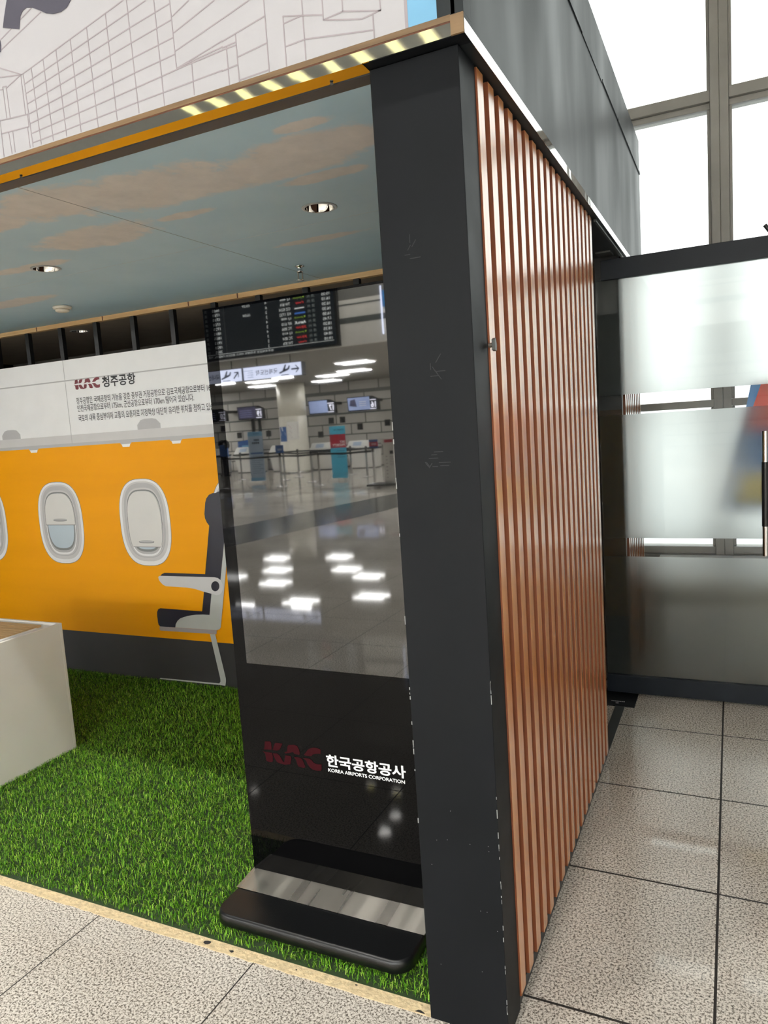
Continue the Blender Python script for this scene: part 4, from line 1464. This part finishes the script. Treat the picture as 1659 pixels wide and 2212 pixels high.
hanging_sign(-8.44, -10.08, 'lit white sign with a left arrow and Korean international arrivals lettering below the flight board', '국제선도착', 0.0, True)
hanging_sign(-10.12, -11.9, 'lit white sign with a diagonal arrow and Korean domestic arrivals lettering, at the kiosk edge', '국내선도착', -math.radians(45), False)
# blue banner with a light strip on the bulkhead
hbn = thing('blue_wall_banner', 'narrow bright blue banner with a white light strip on the pale bulkhead', 'banner', (-6.1, -12.39, 3.4))
MB().box((-6.19, -12.394, 4.02), (-5.9, -12.38, 4.36), M_BLUEF).build('blue_sheet', hbn)
MB().box((-6.225, -12.394, 3.45), (-6.20, -12.37, 4.46), M_SIGN).build('light_strip', hbn)

# wall displays above the counters
def desk_display(num, xL, xM, xR, m):
    lab = {'16': 'counter display numbered 16 with a blue poster picture, nearest the column edge', '17': 'counter display numbered 17 with a two column page beside the round column', '19': 'dim counter display numbered 19 left of the round column', '20': 'dark counter display numbered 20 at the left edge of the kiosk glass'}[num]
    y0 = -22.0
    t = thing('counter_display', lab, 'display', ((xL + xM) / 2, y0, 2.1), 'numbered displays over the check-in counters')
    tilt = .06
    MB().prism([(xM, y0 - .16, 2.10), (xM, y0, 2.10), (xM, y0 + tilt, 2.62), (xM, y0 - .10, 2.62)], (xL - xM, 0, 0), M_BLACK).build('housing', t)
    b = MB()
    g = lambda x, z, e: (x, y0 + tilt * (z - 2.10) / .52 + e, z)
    b.prism([g(xM - .01, 2.14, .001), g(xL + .03, 2.14, .001), g(xL + .03, 2.59, .001), g(xM - .01, 2.59, .001)], (0, .002, 0), m)
    scr = b.build('screen', t)
    b = MB()
    if num == '16':
        b.prism([g(xM - .12, 2.24, .004), g(xM - .5, 2.24, .004), g(xM - .5, 2.5, .004), g(xM - .12, 2.5, .004)], (0, .002, 0), M_MON2)
        b.prism([g(xM - .55, 2.25, .004), g(xM - .85, 2.3, .004), g(xM - .8, 2.5, .004), g(xM - .6, 2.54, .004)], (0, .002, 0), M_MON3)
        for k in range(3):
            b.prism([g(xM - .16, 2.28 + k * .07, .007), g(xM - .44, 2.28 + k * .07, .007), g(xM - .44, 2.30 + k * .07, .007), g(xM - .16, 2.30 + k * .07, .007)], (0, .001, 0), M_LETW)
        b.build('picture', scr)
    elif num == '17':
        b.prism([g(xM - .05, 2.18, .004), g(xM - .40, 2.18, .004), g(xM - .40, 2.56, .004), g(xM - .05, 2.56, .004)], (0, .002, 0), M_MON2)
        b.prism([g(xM - .43, 2.18, .004), g(xM - .78, 2.18, .004), g(xM - .78, 2.56, .004), g(xM - .43, 2.56, .004)], (0, .002, 0), M_MON2)
        b.build('picture', scr)
    else:
        for k in range(4):
            b.prism([g(xM - .2, 2.2 + k * .08, .004), g(xL + .1, 2.2 + k * .08, .004), g(xL + .1, 2.23 + k * .08, .004), g(xM - .2, 2.23 + k * .08, .004)], (0, .001, 0), M_MON)
        b.build('picture', scr)
    # numbered block at the reader's left
    MB().prism([(xM + .002, y0 + .0, 2.10), (xR, y0 - .02, 2.10), (xR, y0 + .0, 2.50), (xM + .06, y0 + .04, 2.62), (xM + .002, y0 + tilt, 2.62)], (0, -.15, 0), M_BLACK).build('number_block', t)
    b = MB()
    put_text(b, num, (xR - .03, y0 + .07, 2.20), XR, Z, M_NUM, h=.22, w=.20, bold=.03)
    b.box((xM + .02, y0 + .07, 2.14), (xR - .02, y0 + .072, 2.165), M_NUM)
    b.box((xM + .02, y0 + .07, 2.46), (xR - .02, y0 + .072, 2.485), M_NUM)
    b.build('lit_numerals', t)
    b = MB()
    for xx in (xL + .3, xM - .25):
        if num == '19':
            b.box((xx - .05, -22.56, .0), (xx + .05, -22.48, 2.3), M_BLACK)
            b.box((xx - .05, -22.48, 2.2), (xx + .05, y0 - .1, 2.3), M_BLACK)
        else:
            b.box((xx - .03, -23.5, 2.45), (xx + .03, y0 - .1, 2.55), M_BLACK)
    b.build('support_arm', t)


desk_display('16', -12.29, -11.36, -11.08, M_MON2)
desk_display('17', -13.96, -13.13, -12.83, M_MON2)
desk_display('19', -17.25, -16.37, -16.07, M_MON3)
desk_display('20', -19.0, -18.17, -17.85, M_SCRN)


# check-in counters
def counter(x0, x1, label):
    """x0 < x1; front faces the booth"""
    xc = (x0 + x1) / 2
    t = thing('check_in_counter', label, 'counter', (xc, -22.2, 0), 'white check-in counters')
    MB().prism([(x0 + .12, -21.98, .03), (x1 - .04, -21.98, .03), (x1, -21.95, .70), (x0, -21.95, .70)], (0, -.45, 0), M_COUNT).build('body', t)
    MB().box((x0 + .10, -22.40, 0), (x1 - .06, -22.02, .0299), M_BLACK).build('plinth', t)
    MB().box((x0 - .03, -22.42, .7005), (x1 + .03, -21.90, .76), M_BLACK).build('dark_shelf', t)
    MB().prism([(x0, -21.93, .7605), (x1, -21.93, .7605), (x1 - .03, -22.12, 1.02), (x0 + .04, -22.12, 1.02)], (0, -.10, 0), M_COUNT).build('upstand', t)
    b = MB()
    b.prism([(x0 + .25, -21.963, .84), (x0 + .6, -21.963, .84), (x0 + .6, -22.07, .98), (x0 + .25, -22.07, .98)], (0, .004, 0), M_LCYAN)
    b.prism([(x0 + .7, -21.963, .84), (x0 + .95, -21.963, .84), (x0 + .95, -22.07, .98), (x0 + .7, -22.07, .98)], (0, .004, 0), M_PAPER)
    b.build('notices', t)
    return t


counter(-12.45, -11.25, 'white check-in counter under the display numbered 16')
counter(-14.05, -12.9, 'white check-in counter under the display numbered 17')
counter(-15.9, -14.75, 'white check-in counter half hidden by the round column')
counter(-17.6, -16.3, 'white check-in counter under the dim display numbered 19')
counter(-19.4, -18.1, 'white check-in counter at the left edge under the display numbered 20')
bm = thing('baggage_screen', 'blue backed screen unit standing behind a white counter left of the column', 'screen unit', (-17.55, -22.75, 0))
MB().prism([(-17.95, -22.75, .0), (-17.15, -22.75, .0), (-17.15, -22.75, 1.26), (-17.5, -22.75, 1.30), (-17.95, -22.75, 1.24)], (0, -.25, 0), M_BLUE).build('shell', bm)
MB().box((-17.75, -22.749, .82), (-17.25, -22.74, 1.08), M_LBLUE).build('pale_panel', bm)
sc = thing('self_service_machine', 'black self-service machine on a slim pedestal with a curved hood, left edge of the reflection', 'machine', (-16.95, -20.5, 0))
MB().box((-17.10, -20.62, 0), (-16.82, -20.35, .06), M_BLACK).build('base', sc)
MB().box((-17.04, -20.56, .06), (-16.86, -20.42, .74), M_BLACK).build('pedestal', sc)
MB().box((-17.09, -20.52, .7405), (-16.76, -20.40, 1.19), M_BLUE).build('screen_body', sc)
b = MB()
arc = [(-17.10 + .17 + .20 * math.cos(math.radians(a)), 1.17 + .20 * math.sin(math.radians(a))) for a in range(-40, 181, 20)]
inn = [(-17.10 + .17 + .13 * math.cos(math.radians(a)), 1.17 + .13 * math.sin(math.radians(a))) for a in range(180, -41, -20)]
b.prism([(x_, -20.39, z_) for x_, z_ in arc + inn], (0, -.2, 0), M_BLACK)
b.build('hood', sc)

# round column with posters
rc = thing('round_column', 'big round pale column standing between the check-in counters', 'column', (-14.25, -21.25, 0))
b = MB()
b.lathe([(.56, 0), (.56, .10), (.53, .12), (.53, 1.12), (.52, 1.13), (.52, 2.06), (.505, 2.07), (.505, 2.09), (.52, 2.10), (.52, 3.299)], (-14.25, -21.25, 0), M_COLW, 48)
b.build('shaft', rc)
MB().lathe([(.62, 0), (.62, .04), (.60, .05), (.565, .05)], (-14.25, -21.25, .0), M_STEEL, 48, cap=False).build('foot_rail', rc)


def curved_sheet(name, label, a0, a1, z0, z1, m, cat='poster'):
    b = MB()
    N = 8
    r0_, r1_ = .523, .527
    for k in range(N):
        t0, t1 = math.radians(a0 + (a1 - a0) * k / N), math.radians(a0 + (a1 - a0) * (k + 1) / N)
        P = lambda r, t, z: (-14.25 + r * math.cos(t), -21.25 + r * math.sin(t), z)
        b.add([P(r1_, t0, z0), P(r1_, t1, z0), P(r1_, t1, z1), P(r1_, t0, z1), P(r0_, t0, z0), P(r0_, t1, z0), P(r0_, t1, z1), P(r0_, t0, z1)],
              [(0, 1, 2, 3), (5, 4, 7, 6), (3, 2, 6, 7), (1, 0, 4, 5)], m)
    o = b.build(name)
    tag(o, label, cat)
    return o


pb = curved_sheet('blue_poster', 'blue poster with white lettering on the round column', 88, 127, 1.17, 1.71, M_BLUE)
b = MB()
P = lambda t, z, r=.530: (-14.25 + r * math.cos(math.radians(t)), -21.25 + r * math.sin(math.radians(t)), z)
b.add([P(95, 1.50), P(119, 1.50), P(122, 1.38), P(93, 1.38)], [(0, 1, 2, 3)], M_LETW)
b.add([P(108, 1.70), P(116, 1.70), P(108, 1.55), P(103, 1.55)], [(0, 1, 2, 3)], M_LETW)
b.build('white_print', pb)
pw = curved_sheet('white_poster', 'white notice with red and grey lines on the round column', 36, 84, 1.22, 1.87, M_PAPER)
b = MB()
for k in range(9):
    b.add([P(41, 1.76 - .055 * k), P(77 - (k % 3) * 5, 1.76 - .055 * k), P(77 - (k % 3) * 5, 1.735 - .055 * k), P(41, 1.735 - .055 * k)], [(0, 1, 2, 3)], M_RED if k < 3 else M_GL)
b.build('printed_lines', pw)

# banner stands
def banner(x0, x1, y, label, kind):
    t = thing('banner_stand', label, 'banner', ((x0 + x1) / 2, y, 0), 'standing banners in front of the counters')
    zt_, zb_ = 1.585, .07
    b = MB()
    if kind == 'red':
        b.box((x0, y - .006, zb_), (x1, y, zt_), M_CYAN)
        b.box((x0, y, .957), (x1, y + .001, 1.348), M_RED)
    else:
        b.box((x0, y - .006, zb_), (x1, y, zt_), M_LCYAN)
        b.box((x0, y, 1.455), (x1, y + .001, zt_), M_LBLUE)
        b.box((x0, y, zb_), (x1, y + .001, .17), M_LBLUE)
        b.box((x0 + .06, y, .90), (x1 - .02, y + .001, .95), M_BLUE)
    b.build('panel', t)
    b = MB()
    yy = y + .002
    if kind == 'red':
        put_text(b, 'KOREAN AIR', (x1 - .05, yy, 1.455), XR, Z, M_SIGNI, h=.045, w=.33, bold=.02)
        put_text(b, 'SKY', (x1 - .03, yy, 1.09), XR, Z, M_LETW, h=.07, w=.17, bold=.02)
        put_text(b, 'PRIORITY', (x1 - .03, yy, 1.0), XR, Z, M_LETW, h=.07, w=.42, bold=.02)
        for k in range(4):
            b.box((x1 - .05 - .26, yy, .86 - .06 * k), (x1 - .05, yy + .001, .872 - .06 * k), M_SIGNI)
    else:
        put_text(b, 'KOREAN AIR', (x1 - .10, yy, 1.505), XR, Z, M_SIGNI, h=.03, w=.24, bold=.02)
        for k, w_ in enumerate((.20, .28)):
            for j in range(4):
                b.box((x1 - .13 - w_ * (j + .8) / 4, yy, 1.30 - .09 * k), (x1 - .13 - w_ * j / 4, yy + .001, 1.36 - .09 * k), M_SIGNI)
        for k in range(9):
            b.box((x0 + .08, yy, .83 - .065 * k), (x1 - .05 - .1 * (k % 2), yy + .001, .838 - .065 * k), M_SIGNI)
    b.build('lettering', t)
    for xx, dx_ in ((x0 + .05, -.14), (x1 - .05, .14)):
        MB().tube((xx, y - .02, .25), (xx + dx_, y + .16, .008), .008, M_CHROME, 8).build('leg', t)
    MB().tube(((x0 + x1) / 2, y - .02, 1.5), ((x0 + x1) / 2, y - .32, .008), .008, M_CHROME, 8).build('leg', t)


banner(-13.0, -12.46, -16.6, 'pale blue standing banner with rows of small print, left of the round column', 'blue')
banner(-10.13, -9.61, -16.65, 'bright blue standing banner with a red block of white lettering', 'red')


# queue posts and belts
def post(x, y, label, to=None, hb=.86):
    t = thing('queue_post', label, 'queue post', (x, y, 0), 'chrome queue posts')
    MB().lathe([(.165, 0), (.165, .012), (.14, .024), (.03, .035)], (x, y, .0), M_CHROME, 28).build('base', t)
    MB().tube((x, y, .03), (x, y, .84), .032, M_CHROME, 18).build('pole', t)
    MB().lathe([(.036, .84), (.036, .92), (.03, .93), (.0001, .932)], (x, y, 0), M_BLACK, 20).build('head', t)
    if to:
        tx_, ty_ = to
        d = Vector((tx_ - x, ty_ - y, 0))
        n_ = Vector((-d.y, d.x, 0)).normalized() * .003
        e0 = Vector((x, y, 0)) + d.normalized() * .037
        e1 = Vector((tx_, ty_, 0)) - d.normalized() * .037
        mid = (e0 + e1) / 2
        b = MB()
        for p_, q_, za_, zb2 in ((e0, mid, 0, -.02), (mid, e1, -.02, 0)):
            vs = []
            for pt, zz in ((p_, za_), (q_, zb2)):
                for hz in (hb - .025, hb + .025):
                    for sg in (-1, 1):
                        vs.append(pt + n_ * sg + Vector((0, 0, hz + zz)))
            b.add(vs, [(0, 4, 6, 2), (1, 3, 7, 5), (2, 6, 7, 3), (0, 1, 5, 4), (0, 2, 3, 1), (4, 5, 7, 6)], M_BLACK)
        b.build('belt', t)


post(-12.76, -14.92, 'chrome queue post at the left edge of the kiosk reflection', (-10.84, -15.02))
post(-10.84, -15.02, 'chrome queue post carrying a small blue sign', (-9.61, -15.02))
post(-9.61, -15.02, 'chrome queue post just left of the bright blue banner', (-8.05, -15.2))
post(-8.05, -15.22, 'chrome queue post carrying the red and blue sign beside the white measuring stand')
post(-12.32, -17.46, 'chrome queue post behind the post with the blue sign', (-10.65, -16.37))
post(-10.65, -16.37, 'chrome queue post in the second row left of the bright blue banner', (-9.53, -17.75))
post(-9.53, -17.75, 'chrome queue post between the bright blue banner and the red and blue sign', (-10.68, -18.9))
post(-10.68, -18.9, 'chrome queue post farthest back, right behind the bright blue banner', (-12.5, -18.6))
post(-12.5, -18.6, 'chrome queue post in front of the round column', (-14.6, -18.3))
post(-14.6, -18.3, 'chrome queue post in front of the counter under display 19')
for x, y, m1, lab in ((-10.83, -15.02, M_BLUE, 'small blue sign on top of a chrome queue post'), (-8.02, -15.22, M_RED, 'small red and blue sign on top of a chrome queue post')):
    t = thing('post_sign', lab, 'sign', (x, y, .933))
    b = MB()
    b.box((x - .13, y - .004, .945), (x + .13, y + .004, 1.16), M_BLUE)
    if m1 is M_RED:
        b.box((x - .13, y + .0041, .985), (x + .13, y + .006, 1.10), M_RED)
    b.build('plate', t)
    MB().box((x - .02, y - .01, .933), (x + .02, y + .01, .946), M_BLACK).build('clip', t)
    b = MB()
    for k in range(2):
        b.box((x - .06, y + .0065, 1.02 + .03 * k), (x + .08, y + .007, 1.032 + .03 * k), M_LETW)
    b.build('printed_lines', t)

# baggage measuring stand
bs = thing('baggage_gauge', 'white baggage measuring stand on a low platform with a red display', 'measuring stand', (-7.15, -13.95, 0))
MB().box((-7.56, -14.4, .06), (-6.8, -13.75, .10), M_ALU).build('platform', bs, bevel=0.006)
for x, y in ((-7.5, -14.34), (-6.86, -14.34), (-7.5, -13.81), (-6.86, -13.81)):
    MB().tube((x, y, .0), (x, y, .06), .02, M_CHROME).build('leg', bs)
MB().prism([(-7.12, -13.9, .1005), (-6.84, -13.9, .1005), (-6.84, -13.9, 1.05), (-6.78, -13.9, 1.08), (-6.78, -13.9, 1.2), (-7.16, -13.9, 1.2), (-7.16, -13.9, 1.08), (-7.12, -13.9, 1.05)], (0, -.22, 0), M_COUNT).build('body', bs)
MB().box((-7.08, -13.899, 1.10), (-6.86, -13.893, 1.17), M_RED).build('red_display', bs)
b = MB()
b.box((-6.95, -13.899, .82), (-6.86, -13.895, .9), M_BLACK)
for k in range(7):
    b.box((-7.06, -13.899, .25 + .085 * k), (-7.02, -13.896, .262 + .085 * k), M_SIGNI)
for k in range(6):
    b.box((-6.96, -13.899, .55 + .04 * k), (-6.86, -13.896, .558 + .04 * k), M_GL)
b.build('scale_marks', bs)
